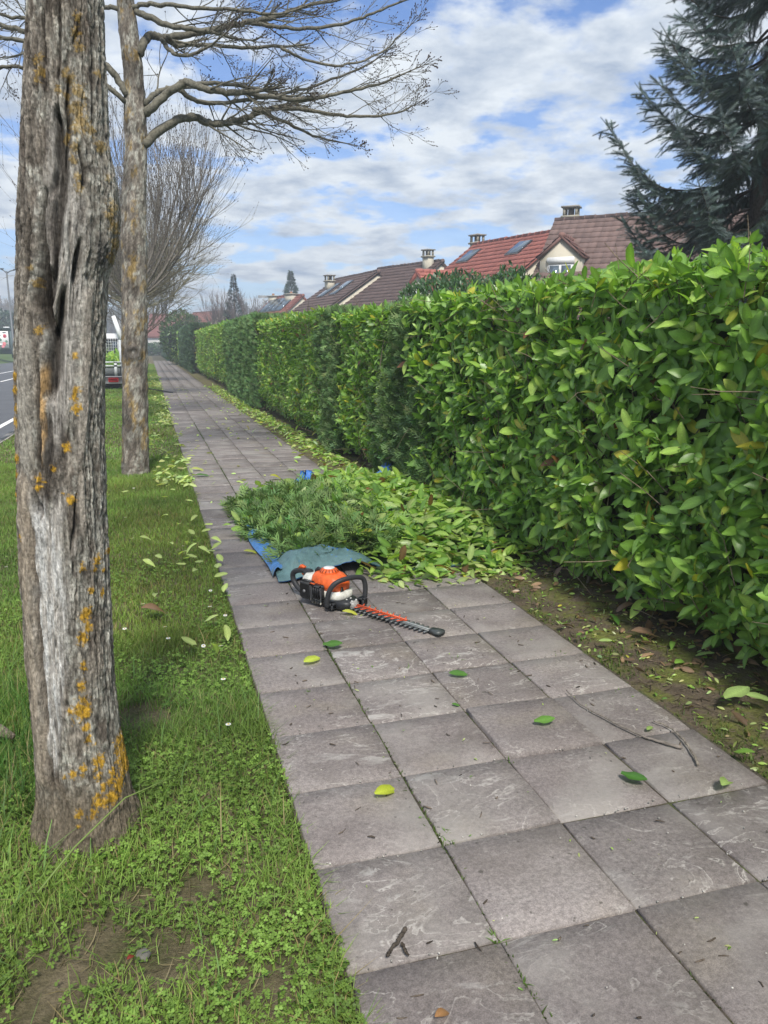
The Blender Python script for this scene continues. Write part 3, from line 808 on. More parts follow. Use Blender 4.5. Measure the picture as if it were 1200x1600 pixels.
    disp = disp+ym*.0022*(.4+rag)
    C = C*(.72+.56*vnoise(ARC/1.7, Yp/2.6, 211))[..., None]*(1-.18*sstep(0.1, -.95, np.sin(TH))*front*0)[..., None]
    disp = disp*np.clip(1.0, 0, 1)
    # flare into the ground
    cx, cy, z, rad, ac = [rows[:, i][:, None] for i in range(5)]
    ang = ac+math.pi       # direction from trunk to camera
    # theta 0 faces the camera, positive theta goes to the picture's right
    dirx = np.sin(ang)*np.cos(TH)+np.cos(ac)*np.sin(TH); diry = np.cos(ang)*np.cos(TH)-np.sin(ac)*np.sin(TH)
    Rr = rad+disp*1.1
    flare = sstep(.16, -.05, z)*.02*(.5+fbm(TH*3, TH*0, 221, 2))
    V = np.stack([cx+dirx*(Rr+flare), cy+diry*(Rr+flare), z+0*TH], -1)
    nr = len(ys)
    # closed upper trunk above
    i = (np.arange(nr-1)[:, None]*nth+np.arange(nth)[None]); j = (np.arange(nr-1)[:, None]*nth+(np.arange(nth)[None]+1) % nth)
    Q = np.stack([i, i+nth, j+nth, j], -1).reshape(-1, 4)
    root = thing('bare_tree', 'nearest street tree, thick split trunk with hollow wound and yellow lichen', 'tree', (cx[-1, 0], cy[-1, 0], -.03))
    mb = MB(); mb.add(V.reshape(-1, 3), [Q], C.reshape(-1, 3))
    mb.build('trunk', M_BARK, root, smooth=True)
    return root, np.array([cx[0, 0], cy[0, 0], z[0, 0]]), float(rad[0, 0])
NEAR_TREE, NT_TOP, NT_R = near_trunk()

class Brancher:
    def __init__(s, seed, sides=(7, 5, 4, 3)):
        s.r = np.random.default_rng(seed); s.mb = MB(); s.sides = sides; s.n = 0
    def limb(s, P, r0, r1, level, col, step=None):
        P = np.asarray(P, float)
        s.mb.tube(P, np.linspace(r0, r1, len(P))*(1+s.r.normal(0, .04, len(P))), s.sides[min(level, len(s.sides)-1)], np.asarray(col)*s.r.uniform(.85, 1.15), cap=level == 0)
        s.n += 1
    def bud(s, p, d, k):
        s.mb.tube([p, p+d*k*.5, p+d*k], [k*.12, k*.3, k*.04], 4, (.07, .05, .045), cap=False)
    def twig(s, p, d, L, r0, level, col, up=.25, bias=None, wig=.22, kids=3, maxlevel=3, ang=(.5, 1.0), buds=.02):
        n = max(4, int(3+L*5))
        pts = [np.array(p)]; d = np.array(d)/np.linalg.norm(d); ds = [d]
        for i in range(n):
            d = d+s.r.normal(0, wig, 3)*.5+np.array([0, 0, up])*.35/n*2
            if bias is not None: d = d+np.asarray(bias)*.3/n*2
            d /= np.linalg.norm(d); pts.append(pts[-1]+d*L/n); ds.append(d)
        s.limb(pts, r0, max(r0*.35, .0016), level, col)
        if level >= maxlevel:
            if buds: s.bud(pts[-1], d, buds)
            if buds and s.r.random() < .6: s.bud(pts[n//2], norm(ds[n//2]+s.r.normal(0, .6, 3)), buds*.8)
            return
        for k in range(kids):
            t = s.r.uniform(.25, .98); i = min(n-1, int(t*n)); q = pts[i]+(pts[i+1]-pts[i])*(t*n-i)
            ax = norm(s.r.normal(size=3)); pd = norm(np.cross(ds[i], ax)); a = s.r.uniform(*ang)
            s.twig(q, ds[i]*math.cos(a)+pd*math.sin(a), L*s.r.uniform(.35, .65)*(1.15-.5*t), max(r0*.5*(1.1-.4*t), .0018), level+1, col, up, bias, wig, kids, maxlevel, ang, buds)

# crown of the nearest tree, above the frame
br = Brancher(301)
for k in range(9):
    a = k*2.4+.5; d = np.array([math.cos(a)*.8, math.sin(a)*.8+.0, .75])
    br.twig(NT_TOP+[0, 0, .1*k-.2], d, 2.3, .055, 0, (.15, .135, .11), up=.3, kids=5, maxlevel=3)
br.mb.tube([NT_TOP-[0, 0, .1], NT_TOP+[.0, .02, .6], NT_TOP+[.03, .05, 1.6], NT_TOP+[-.02, .1, 2.6]], [NT_R*.97, NT_R*.85, NT_R*.5, .03], 14, (.16, .145, .12))
br.mb.build('crown', M_TWIG, NEAR_TREE, smooth=True)

def bark_trunk(root, C0, rad, rows, seed, name='trunk', nth=48, lichen=1.0, tone=1.0, knots=()):
    """C0 (n,3) axis points, rad (n): resampled to rows"""
    C0 = np.asarray(C0, float); t = np.linspace(0, 1, len(C0)); tt = np.linspace(0, 1, rows)
    A = np.stack([np.interp(tt, t, C0[:, i]) for i in range(3)], 1); r0 = np.interp(tt, t, rad)
    th = np.linspace(-math.pi, math.pi, nth, endpoint=False)
    TH, Z = np.meshgrid(th, A[:, 2])
    ct, st = np.cos(TH), np.sin(TH)
    wr = (fbm(TH*1.6+50, Z*2.2, seed, 3)-.5)*1.4
    fis = np.abs(vnoise(TH*5.5+wr, Z*2.6, seed+3)*2-1); fis2 = np.abs(vnoise(TH*9+wr*2, Z*8, seed+4)*2-1)
    f2 = fbm(TH*7+40, Z*15, seed+7, 4); lump = fbm(TH*1.3+60, Z*2.0, seed+8, 3)-.5
    fur = np.maximum(sstep(.4, 0, fis), .6*sstep(.35, 0, fis2))
    disp = -.008*fur+(f2-.5)*.020+.035*lump
    C = DARKB+(MIDB*.85-DARKB)*sstep(.3, .7, f2)[..., None]
    gl = sstep(.40, .56, fbm(TH*2.2+3, Z*9, seed+11, 4)+.10*(st-.3*ct)*lichen)*sstep(.35, .6, fbm(TH*10, Z*22, seed+12, 2))
    C = C+(GREYL*.9-C)*(gl*.85)[..., None]
    ye = sstep(.58, .68, fbm(TH*1.5+19, Z*6.5, seed+13, 4)+.05*ct-.02*sstep(2.2, 3.2, Z))*sstep(.35, .55, fbm(TH*9+7, Z*20, seed+14, 2))*lichen
    C = C+(OCH*(.6+.8*f2)[..., None]-C)*(ye*.6)[..., None]
    dk = sstep(.50, .60, fbm(TH*.9+31, Z*5.2, seed+17, 4))
    C = C*(1-.38*dk)[..., None]*(1-.35*fur)[..., None]*tone
    C = C*(.75+.5*vnoise(TH*14, Z*60, seed+19))[..., None]
    for kz, kth, ks in knots:
        dd = np.sqrt(((Z-kz)/ks)**2+((TH-kth)*r0[:, None]/(ks*1.25))**2)
        m = sstep(1.15, .8, dd); C = C+(np.array([.10, .09, .08])-C)*(m*.8)[..., None]
        disp = disp+.02*sstep(1.3, .9, dd)-.035*sstep(.75, .2, dd)
        hh = sstep(.28, .1, dd); C = C+(np.array([.4, .38, .34])-C)*hh[..., None]
    Rr = r0[:, None]+disp*np.minimum(1, r0[:, None]/.12)
    V = np.stack([A[:, :1]+Rr*st, A[:, 1:2]-Rr*ct, Z], -1)
    i = np.arange(rows-1)[:, None]*nth+np.arange(nth)[None]; j = np.arange(rows-1)[:, None]*nth+(np.arange(nth)[None]+1) % nth
    Q = np.stack([i, j, j+nth, i+nth], -1).reshape(-1, 4)
    mb = MB(); mb.add(V.reshape(-1, 3), [Q], C.reshape(-1, 3))
    return mb.build(name, M_BARK, root, smooth=True)

# second tree, with the long limbs sweeping right
def second_tree():
    Y0 = 9.85
    P = [at_y(x, y, Y0) for x, y in [(212, 752), (212, 740), (212, 700), (211, 600), (210, 500), (209, 400), (209, 330), (212, 240), (212, 180), (208, 110), (202, 55), (196, 0), (190, -90), (184, -220), (180, -360)]]
    hw = np.array([25, 21.5, 20.5, 20, 19.5, 19, 19, 17.5, 17, 15.5, 15, 13.5, 11, 8, 4])
    D = np.array([np.dot(p-EYE, _fw) for p in P]); rad = hw*D/F_PX
    root = thing('bare_tree', 'second street tree with ochre lichen and bare limbs sweeping over the path', 'tree', (P[1][0], Y0, -.03))
    bark_trunk(root, P, rad, 420, 400, knots=((1.42, -.1, .075),), tone=1.25)
    # stub of a cut limb
    st_ = MB(); a = at_y(196, 262, Y0); st_.tube([a+[.12, 0, -.06], a+[.04, 0, .03], a+[.0, -.01, .07]], [.07, .075, .05], 9, (.17, .155, .13)); st_.build('cut_stub', M_BARK, root, smooth=True)
    B = Brancher(402)
    col = np.array([.145, .135, .105])
    def limb(pts, px0, px1, kids, dy=0.0, L=(.5, 1.0), endL=.8, start=.3, maxl=3, tw=1.0):
        n = len(pts); Ys = Y0-.05+np.linspace(0, dy, n)+np.r_[0, B.r.normal(0, .05, n-1)]
        W = np.array([at_y(x, y, Yq) for (x, y), Yq in zip(pts, Ys)])
        t = np.linspace(0, 1, n); tt = np.linspace(0, 1, n*4)
        # smooth resample
        Wf = np.stack([np.interp(tt, t, W[:, i]) for i in range(3)], 1)
        for _ in range(3): Wf[1:-1] = (Wf[:-2]+2*Wf[1:-1]+Wf[2:])/4
        Wf[1:-1] += B.r.normal(0, .006, Wf[1:-1].shape)
        r0, r1 = px0*9.6/F_PX, px1*9.6/F_PX
        B.limb(Wf, r0, r1, 0, col)
        Tn = norm(np.gradient(Wf, axis=0))
        for k in range(int(kids*.68+.5)):
            q = B.r.uniform(start, 1); i = min(len(Wf)-1, int(q*len(Wf)))
            pd = norm(np.cross(Tn[i], B.r.normal(size=3))); a = B.r.uniform(.35, .95)
            d = Tn[i]*math.cos(a)+pd*math.sin(a)
            B.twig(Wf[i], d, B.r.uniform(*L)*(1.15-.45*q), max(.0035, (r0+(r1-r0)*q)*.34*tw), 1, col*1.05, up=.12, bias=(.35, 0, .06), kids=4, maxlevel=maxl, ang=(.35, .9), buds=.022, wig=.2)
        B.twig(Wf[-1], Tn[-1], endL*.62, max(.004, r1*.9), 1, col, up=.3, bias=(.3, 0, .1), kids=6, maxlevel=maxl, ang=(.3, .8), buds=.024, wig=.14)
    limb([(224, 228), (240, 212), (262, 194), (290, 183), (312, 186), (330, 194), (355, 192), (380, 187), (405, 176), (430, 168)], 6.8, 4, 12, .5)
    limb([(405, 172), (440, 168), (490, 172), (540, 182), (590, 183), (625, 175)], 3.8, 1.5, 10, .3, (.5, .9), .5, .05)
    limb([(395, 170), (425, 182), (455, 195), (490, 212), (530, 222)], 3.2, 1.3, 7, .2, (.4, .7), .5, .1)
    limb([(228, 178), (240, 165), (258, 148), (276, 137), (292, 127), (306, 134), (330, 143), (356, 145), (380, 144)], 6.2, 4.2, 8, -.4)
    limb([(378, 143), (410, 150), (450, 156), (500, 152), (545, 142), (590, 134), (625, 118)], 4.2, 1.5, 12, -.3, (.5, .9), .6, .05)
    limb([(227, 165), (236, 150), (250, 141), (266, 137), (280, 137)], 4.2, 3.2, 2, .2)
    limb([(280, 140), (300, 156), (322, 162), (350, 160), (390, 157), (430, 150), (480, 138), (540, 118), (580, 98)], 3.8, 1.5, 12, .5, (.5, .9), .6, .1)
    limb([(280, 128), (320, 130), (370, 132), (410, 140), (445, 150)], 3.2, 2, 6, .1, (.5, .9), .6, .1)
    limb([(219, 84), (222, 72), (228, 60), (238, 53), (250, 60), (270, 58), (300, 52), (332, 47), (360, 40), (390, 34)], 6, 4.2, 8, .4)
    limb([(388, 35), (420, 29), (450, 18), (490, 6), (540, -4)], 4, 2, 10, .3, (.5, 1.0), .8, .05)
    limb([(392, 36), (430, 42), (480, 46), (530, 40), (570, 28), (600, 14), (640, -2)], 3, 1.3, 11, -.4, (.4, .9), .6, .05)
    limb([(213, 18), (235, 28), (262, 40), (292, 46), (330, 50)], 4.6, 3, 5, -.3)
    limb([(262, 56), (275, 72), (295, 70), (330, 70), (380, 75), (440, 73)], 3.3, 2.5, 7, .6, (.4, .8), .7, .1)
    limb([(440, 73), (446, 80), (480, 95), (520, 104), (560, 98), (600, 82), (625, 55)], 2.4, 1.2, 10, .3, (.4, .8), .6, .05)
    limb([(252, 62), (262, 76), (275, 86), (295, 88), (320, 76)], 3.3, 2, 4, -.4)
    limb([(205, 12), (225, 6), (260, 8), (310, 12), (360, 14), (420, 22)], 3.4, 2, 9, -.6, (.5, 1.0), .8, .15)
    limb([(200, 150), (184, 124), (165, 102), (140, 85), (100, 66), (60, 52), (30, 47), (0, 39), (-30, 30)], 5.2, 3, 9, .4)
    limb([(165, 106), (130, 90), (80, 72), (35, 63), (0, 58), (-30, 50)], 3.6, 2.2, 8, -.3)
    limb([(196, 160), (150, 118), (80, 104), (35, 103), (0, 106), (-30, 108)], 3.6, 2, 9, .1)
    limb([(194, 15), (170, 12), (140, 12), (90, 20), (40, 30), (0, 22)], 3.4, 2, 7, .3)
    for k in range(10):
        a = k*2.4; B.twig(at_y(188, -120-24*k, Y0), (math.cos(a), math.sin(a), .7), 2.2, .045, 0, col, kids=4, maxlevel=3)
    B.mb.build('crown', M_TWIG, root, smooth=True)
second_tree()

def vase_tree(label, x, y, h, spread, fork, seed, n_limbs=9, shoots_per=16, rad=.13, col=(.12, .105, .085), depth2=True, group=None, twig_r=.006, vert=1.0, name='bare_tree', knots=()):
    root = thing(name, label, 'tree', (x, y, -.03), group)
    bark_trunk(root, [(x, y, -.08), (x, y, .15), (x, y, fork*.6), (x, y, fork+.15)], [rad*1.2, rad, rad*.92, rad*.85], 60, seed, nth=20)
    B = Brancher(seed, (6, 4, 3, 3))
    for k in range(n_limbs):
        a = k*2.39996+B.r.normal(0, .2); el = B.r.uniform(.35, 1.15)
        d = np.array([math.cos(a)*math.cos(el), math.sin(a)*math.cos(el), math.sin(el)])
        L = spread/max(.45, math.cos(el))*B.r.uniform(.75, 1.0); L = min(L, (h-fork)*.8)
        n = 9; pts = [np.array([x, y, fork+B.r.uniform(-.25, .2)])]; ds = [d]
        for i in range(n):
            d = norm(d+np.array([0, 0, .11*vert])+B.r.normal(0, .09, 3)); pts.append(pts[-1]+d*L/n); ds.append(d)
        r0 = rad*B.r.uniform(.16, .28)
        B.limb(pts, r0, r0*.3, 0, col)
        for j in range(shoots_per):
            t = B.r.uniform(.2, 1); i = min(n-1, int(t*n)); q = pts[i]+(pts[i+1]-pts[i])*(t*n-i)
            dd = norm(ds[i]*.55+B.r.normal(0, .45, 3)+np.array([0, 0, .75*vert]))
            LL = max(.3, min(h-q[2], (h-fork)*.6)*B.r.uniform(.35, .95))
            B.twig(q, dd, LL, twig_r*1.5, 2 if not depth2 else 1, np.array(col)*.9, up=.8*vert, kids=6, maxlevel=2, ang=(.25, .6), buds=.03, wig=.12)
    B.mb.build('crown', M_TWIG, root, smooth=True)
    return root
vase_tree('third street tree, vase shaped with dense upright bare shoots behind the second tree', -.28, 17.2, 6.5, 2.5, 2.25, 500, 15, 20, rad=.13, col=(.20, .18, .155), twig_r=.0045)
vase_tree('fourth street tree, twiggy brown crown below the upright shoots', -.35, 24.6, 6.2, 2.6, 2.7, 510, 18, 26, rad=.13, col=(.22, .20, .14), twig_r=.006, vert=.45)
vase_tree('fifth street tree, low olive brown twiggy crown farther down the verge', -.4, 34, 6.2, 2.5, 2.9, 520, 18, 26, rad=.13, col=(.23, .215, .13), twig_r=.008, vert=.3)
vase_tree('farthest street tree on the verge, beyond the parked tipper truck', -.5, 46, 6.2, 2.8, 2.0, 530, 14, 14, rad=.14, col=(.15, .135, .10), twig_r=.012, vert=.5)

# ================================================================== houses beyond the hedge
CREAM = np.array([.50, .46, .37]); BROWN = np.array([.155, .105, .092]); RED = np.array([.27, .098, .078])
def tile_mesh(col, w, l, name='tile'):
    """interlocking concrete tile, two soft rolls, butt end thick"""
    prof = [(-.5, .0), (-.36, .5), (-.22, .05), (.0, .0), (.14, .5), (.28, .05), (.5, .0)]
    V = []
    for yy, lift in ((0, .0), (1.06, .042)):
        for px_, pz in prof: V.append((px_*w*.992, -yy*l, lift+pz*.022+.012))
    V += [(-.5*w*.992, -1.06*l, .004), (.5*w*.992, -1.06*l, .004)]
    n = len(prof)
    Q = [[i, i+n, i+n+1, i+1] for i in range(n-1)]
    V = np.array(V)
    F = [np.array(Q), np.array([[n, 2*n]+[2*n+1]+list(range(2*n-1, n, -1))])]
    return V, F, col
def basis_house(A, B):
    d = norm((B-A)*[1, 1, 0]); n = np.array([d[1], -d[0], 0])
    if np.dot(n, EYE-A) < 0: n = -n
    return d, n
def house(label, A, B, slope, run, run_b, col, tiles='parts', wall=CREAM, exp=.36, tw=.33, extra_right=0.0, ridge_parts=True):
    """A,B ridge ends (same z). d along the ridge, n towards the viewer."""
    A = np.array(A, float); B = np.array(B, float); B = B+norm(B-A)*extra_right
    d, n = basis_house(A, B); Ln = np.linalg.norm(B-A); Zr = A[2]; tn = math.tan(slope)
    base = (A+B)/2*[1, 1, 0]
    root = thing('house', label, 'house', base)
    # walls (gable outline extruded along d)
    ze = Zr-run*tn; zb = Zr-run_b*tn
    w = MB()
    poly = [(run-.35, 0), (run-.35, ze+.35*tn-.14), (0, Zr-.14), (-(run_b-.35), zb+.35*tn-.14), (-(run_b-.35), 0)]
    w.prism(poly, .12, Ln-.12, A*[1, 1, 0]-[0, 0, .1], n, [0, 0, 1], d, wall)
    w.build('wall', M_RENDER, root)
    up = norm(np.array([0, 0, 1.0])*math.cos(slope)+n*math.sin(slope)); dn = norm(n*math.cos(slope)-np.array([0, 0, 1])*math.sin(slope))
    up_b = norm(np.array([0, 0, 1.0])*math.cos(slope)-n*math.sin(slope)); dn_b = norm(-n*math.cos(slope)-np.array([0, 0, 1])*math.sin(slope))
    rf = MB()
    sl = run/math.cos(slope); slb = run_b/math.cos(slope)
    for (D_, U_, s_) in ((dn, up, sl), (dn_b, up_b, slb)):
        V = [A+D_*0-U_*.04, B-U_*.04, B+D_*s_-U_*.04, A+D_*s_-U_*.04]
        V = V+[v-U_*.06 for v in V]
        rf.add(np.array(V), [np.array([[0, 1, 2, 3], [7, 6, 5, 4], [0, 4, 5, 1], [1, 5, 6, 2], [2, 6, 7, 3], [3, 7, 4, 0]])], col*.8)
    roof = rf.build('roof', M_TILE, root)
    rows = int(sl/exp); ncol = int(round(Ln/tw)); tw = Ln/ncol
    tv = tile_mesh(col, tw, exp)
    Rt = np.stack([d, -dn, up], 1)
    if np.linalg.det(Rt) < 0: Rt[:, 0] *= -1
    r = np.random.default_rng(int(abs(A[0])*100))
    cand = []
    for i in range(rows):
        for j in range(ncol):
            cand.append(A+d*(tw*(j+.5))+dn*(exp*i+.02)+up*(.0))
    cand = np.array(cand); q = project(cand)
    vis = (q[:, 0] > -20) & (q[:, 0] < 1220) & (q[:, 1] < np.interp(q[:, 0], [300, 500, 700, 1200], [505, 492, 460, 395])+6)
    order = np.argsort(~vis, kind='stable')
    nparts = 0
    me = mesh_from('tile', tv[0], tv[1], M_TILE, np.tile(col, (len(tv[0]), 1)))
    mbt = MB()
    for idx in order:
        tc = r.uniform(.82, 1.15); wv = .006*r.normal()
        if tiles == 'parts' and vis[idx] and nparts < 296:
            inst('tile', me, m4(Rt, cand[idx]+up*wv*.5), roof); nparts += 1
        else:
            mbt.add(tv[0] @ Rt.T+cand[idx]+up*wv*.5, tv[1], col*tc)
    mbt.build('tiles', M_TILE, roof, kind='stuff')
    # ridge tiles
    rm = MB(); rv = MB().tube([(0, -.19, 0), (0, .17, 0), (0, .17, 0), (0, .21, 0)], [.13, .13, .145, .145], 10, col*.95)
    nr = int(Ln/.38); Rr = np.stack([np.cross(d, [0, 0, 1]), d, [0, 0, 1]], 1)
    V0 = np.concatenate(rv.V); rme = mesh_from('ridge_tile', V0, [np.concatenate(rv.F[k]) for k in sorted(rv.F)], M_TILE, np.tile(col*.95, (len(V0), 1)), smooth=False)
    for i in range(nr):
        p = A+d*(Ln*(i+.5)/nr)+np.array([0, 0, -.035+.008*r.normal()])
        if ridge_parts: inst('ridge_tile', rme, m4(Rr, p), roof)
        else: rm.add(V0 @ Rr.T+p, [np.concatenate(rv.F[k]) for k in sorted(rv.F)], col*.95)
    if not ridge_parts: rm.build('ridge_tile', M_TILE, roof)
    for e in (A, B):   # barge boards at both gables
        pass
    return dict(root=root, roof=roof, A=A, B=B, d=d, n=n, up=up, dn=dn, slope=slope, Ln=Ln)
def chimney(H, x_px, top_px, bot_z_run=.3, w=.6, cap=True, t_off=None, tall=None):
    A, d, n = H['A'], H['d'], H['n']
    P = on_plane(x_px, top_px, A+n*bot_z_run, n)
    zt = P[2]; zb = A[2]-.9
    c = np.array([P[0], P[1], 0])
    R = np.stack([d, n, [0, 0, 1]], 1)
    m = MB()
    hs = .42 if cap else .12
    m.box(c+[0, 0, (zb+zt-hs)/2], (w, w*.8, zt-hs-zb), CREAM*.95, R=R)
    m.box(c+[0, 0, zt-hs+.03], (w+.14, w*.8+.14, .08), CREAM*.7, R=R)
    if cap:
        for sx in (-1, 1):
            for sy in (-1, 1):
                m.box(c+R @ np.array([sx*(w/2-.04), sy*(w*.4-.04), 0])+[0, 0, zt-.2], (.09, .09, .30), CREAM*.6, R=R)
        m.box(c+[0, 0, zt-.18], (.2, .2, .26), (.1, .09, .085), R=R)
        m.box(c+[0, 0, zt-.02], (w+.14, w*.8+.14, .06), (.30, .28, .25), R=R)
    else:
        m.tube([c+[0, 0, zt-.1], c+[0, 0, zt+.12]], .11, 8, (.3, .16, .1))
    return m.build('chimney', M_RENDER, H['roof'])
def skylight(H, x_px, y_px, w=.8, l=1.2):
    P = on_plane(x_px, y_px, H['A'], H['up'])+H['up']*.05
    R = np.stack([H['d'], -H['dn'], H['up']], 1)
    if np.linalg.det(R) < 0: R[:, 0] *= -1
    f = MB(); f.box(P, (w+.14, l+.14, .10), (.11, .11, .12), R=R, bev=.02)
    fo = f.build('skylight', M_PLAIN, H['roof'])
    g = MB(); g.box(P+H['up']*.052, (w, l, .012), (.3, .4, .5), R=R)
    g.build('pane', M_GLASS, H['roof'])
def dormer(H, apex, r_f, width, eave_drop, col, wall=CREAM*1.02, win=True):
    """gable fronted dormer; apex pixel of its front on the vertical plane r_f in front of the ridge"""
    d, n, A = H['d'], H['n'], H['A']
    P = on_plane(*apex, A+n*r_f, n); zt = P[2]; tn = math.tan(H['slope'])
    back = (A[2]-zt)/tn       # run where the dormer ridge meets the main roof
    Lb = r_f-back+.25
    roof_z = A[2]-r_f*tn
    hw = width/2; ze = zt-eave_drop
    m = MB(); m.prism([(-hw, roof_z-.5-zt), (hw, roof_z-.5-zt), (hw, ze-zt-.08), (0, -.10), (-hw, ze-zt-.08)], 0, -Lb, P, d, [0, 0, 1], n, wall)
    m.build('dormer_wall', M_RENDER, H['root'])
    r2 = MB(); s2 = math.atan2(eave_drop, hw); Ls = math.hypot(hw, eave_drop)+.12
    rows = max(3, int(Ls/.3)); nc = max(3, int((Lb+.1)/.3))
    tv = tile_mesh(col, (Lb+.1)/nc, Ls/rows)
    for s_ in (-1, 1):
        D_ = d*s_*math.cos(s2)-np.array([0, 0, 1])*math.sin(s2); U_ = d*s_*math.sin(s2)+np.array([0, 0, 1])*math.cos(s2)
        V = [P+n*.1, P-n*Lb, P-n*Lb+D_*Ls, P+n*.1+D_*Ls]; V = V+[v-U_*.08 for v in V]
        r2.add(np.array(V), [np.array([[0, 1, 2, 3], [7, 6, 5, 4], [0, 4, 5, 1], [1, 5, 6, 2], [2, 6, 7, 3], [3, 7, 4, 0]])], col*.8)
        Rt = np.stack([n, -D_, U_], 1)
        for i in range(rows):
            for j in range(nc):
                c = P+n*.1-n*(Lb+.1)*(j+.5)/nc+D_*(Ls/rows*i)+U_*.004
                r2.add(tv[0]*[1, 1, 1] @ Rt.T+c, tv[1], col*RNG.uniform(.85, 1.15))
    k = int(Lb/.36)
    for i in range(k): r2.tube([P+n*(.1-i*Lb/k), P+n*(.1-(i+.96)*Lb/k)+[0, 0, .02]], [.11, .12], 8, col*1.05)
    dr = r2.build('dormer_roof', M_TILE, H['root'])
    if win:
        wc = P+np.array([0, 0, -(eave_drop+.62)])
        R = np.stack([d, n, [0, 0, 1]], 1)
        f = MB(); f.box(wc+n*.01+[0, 0, .05], (width*.62, .06, 1.0), (.7, .7, .69), R=R)
        f.box(wc+n*.03+[0, 0, .42], (width*.66, .08, .2), (.62, .62, .61), R=R)
        fo = f.build('window', M_PLAIN, H['root'])
        for sx in (-1, 1):
            MB().box(wc+n*.045+d*sx*width*.14+[0, 0, -.1], (width*.22, .02, .72), R=R).build('pane', M_GLASS, fo)
    # lead flashing where the dormer meets the roof
    fl = MB()
    return dr
ZR = 6.3
def rz(x, y, z=ZR): return gnd(x, y, z)
SL = math.radians(37)
H1 = house('big brown tiled house with a cream gabled dormer, partly behind the spruce', rz(867, 344), rz(1062, 331), SL, 6.0, 5.0, BROWN, extra_right=7.5)
chimney(H1, 893, 323, -.2, .55)
dormer(H1, (878, 368), 3.0, 1.5, .66, BROWN*np.array([1.25, 1.0, .95]))
H2 = house('red tiled house with two skylights, left of the big brown roof', rz(741, 382), rz(862, 362), math.radians(35), 5.6, 4.5, RED, extra_right=1.0)
chimney(H2, 746, 367, -.25, .55)
skylight(H2, 733, 402, .7, .95); skylight(H2, 811, 389, .7, .95)
dormer(H2, (653, 424), 4.6, 1.7, .75, RED*1.1)
H3 = house('dark brown tiled house with tall cream chimney and cream gable end', rz(591, 420), rz(692, 407), math.radians(35), 6.5, 5.0, BROWN*.85, tiles='far')
chimney(H3, 669, 390, .45, .52)
H3b = house('lower brown roofed house with two pale skylights beside its chimney', rz(524, 437, 6.0), rz(592, 423, 6.0), math.radians(34), 7.0, 5.0, BROWN*.95, tiles='far', ridge_parts=False)
chimney(H3b, 515, 430, .9, .62); skylight(H3b, 514, 455, 1.0, 1.5); skylight(H3b, 534, 451, 1.0, 1.5)
H4 = house('distant reddish house with four dark skylights and cream gable edge', rz(428, 464, 5.6), rz(474, 461, 5.6), math.radians(36), 6.0, 5.0, RED*.8+BROWN*.2, tiles='far', ridge_parts=False)
chimney(H4, 427, 461, .3, .7, False); chimney(H4, 455, 458, .3, .9, False)
for q in ((420, 479), (427, 478), (435, 477), (443, 476)): skylight(H4, *q, .9, 1.8)
H5 = house('low far reddish roof behind the bare treetops', rz(302, 489, 5.4), rz(346, 486, 5.4), math.radians(36), 3.6, 3.6, RED*.6+BROWN*.4, tiles='far', ridge_parts=False)
_p6 = at_d(234, 491, 128)
H6 = house('far white gabled house with red roof at the end of the path', _p6, _p6+np.array([9.0, -1.5, 0]), math.radians(42), 4.2, 4.2, RED*.9, tiles='far', wall=np.array([.72, .7, .66]), ridge_parts=False)
def aerial():
    m = MB(); p = on_plane(412, 487, H4['A']+H4['n']*.5, H4['n']); t = on_plane(412, 462, H4['A']+H4['n']*.5, H4['n'])
    m.tube([p-[0, 0, 1], t], .03, 5, (.3, .3, .3))
    for k in range(5): m.tube([t+[-.5, 0, -.15*k*.3], t+[.5, 0, -.15*k*.3]], .02, 4, (.35, .35, .35))
    m.build('aerial', M_STEEL, H4['root'])
aerial()
def flat_block():
    p = gnd(4, 541.5, 0); D = np.dot(at_d(4, 490, 1)-EYE, _fw)
    c = at_d(-6, 496, 240.0)
    root = thing('apartment_block', 'distant pale apartment block above the trees across the road', 'building', (c[0], c[1], 0))
    m = MB(); zt = at_d(2, 481, 240.0)[2]
    m.box((c[0]-2, c[1], zt/2), (14, 10, zt), (.72, .69, .62)); m.build('wall', M_RENDER, root)
    MB().box((c[0]-2, c[1], zt+.15), (14.6, 10.6, .3), (.45, .43, .4)).build('roof', M_ROUGH, root)
    for i in range(4):
        for j in range(3):
            w = MB(); w.box((c[0]-7+i*3.3, c[1]-5.02, zt-1.6-2.8*j), (1.4, .1, 1.3), (.5, .5, .5)); w.build('window', M_GLASS, root)
flat_block()

# ================================================================== evergreens, bushes
def needle_brush(n=46, seed=0):
    r = np.random.default_rng(seed); V = []; F = []; sh = []
    for i in range(n):
        t = i/n; a = i*2.4; rad = np.array([math.cos(a), 0, math.sin(a)])
        p = np.array([0, t, 0]); d = rad*.8+np.array([0, .55, 0])+np.array([0, 0, .15]); d = d/np.linalg.norm(d)
        x = np.cross(d, [0, 1, 0]); x = x/np.linalg.norm(x); l = .27*(1-.35*t)
        b = len(V); V += [p-x*.020, p+x*.020, p+d*l]; F.append([b, b+1, b+2]); sh += [.8, .8, 1.15]
    V += [np.array([-.015, 0, 0]), np.array([.015, 0, 0]), np.array([0, 1.03, 0])]; b = len(V)-3; F.append([b, b+1, b+2]); sh += [.6, .6, .7]
    return np.array(V), [np.array(F)], np.array(sh)
BRUSH = [needle_brush(44, 1), needle_brush(40, 2)]
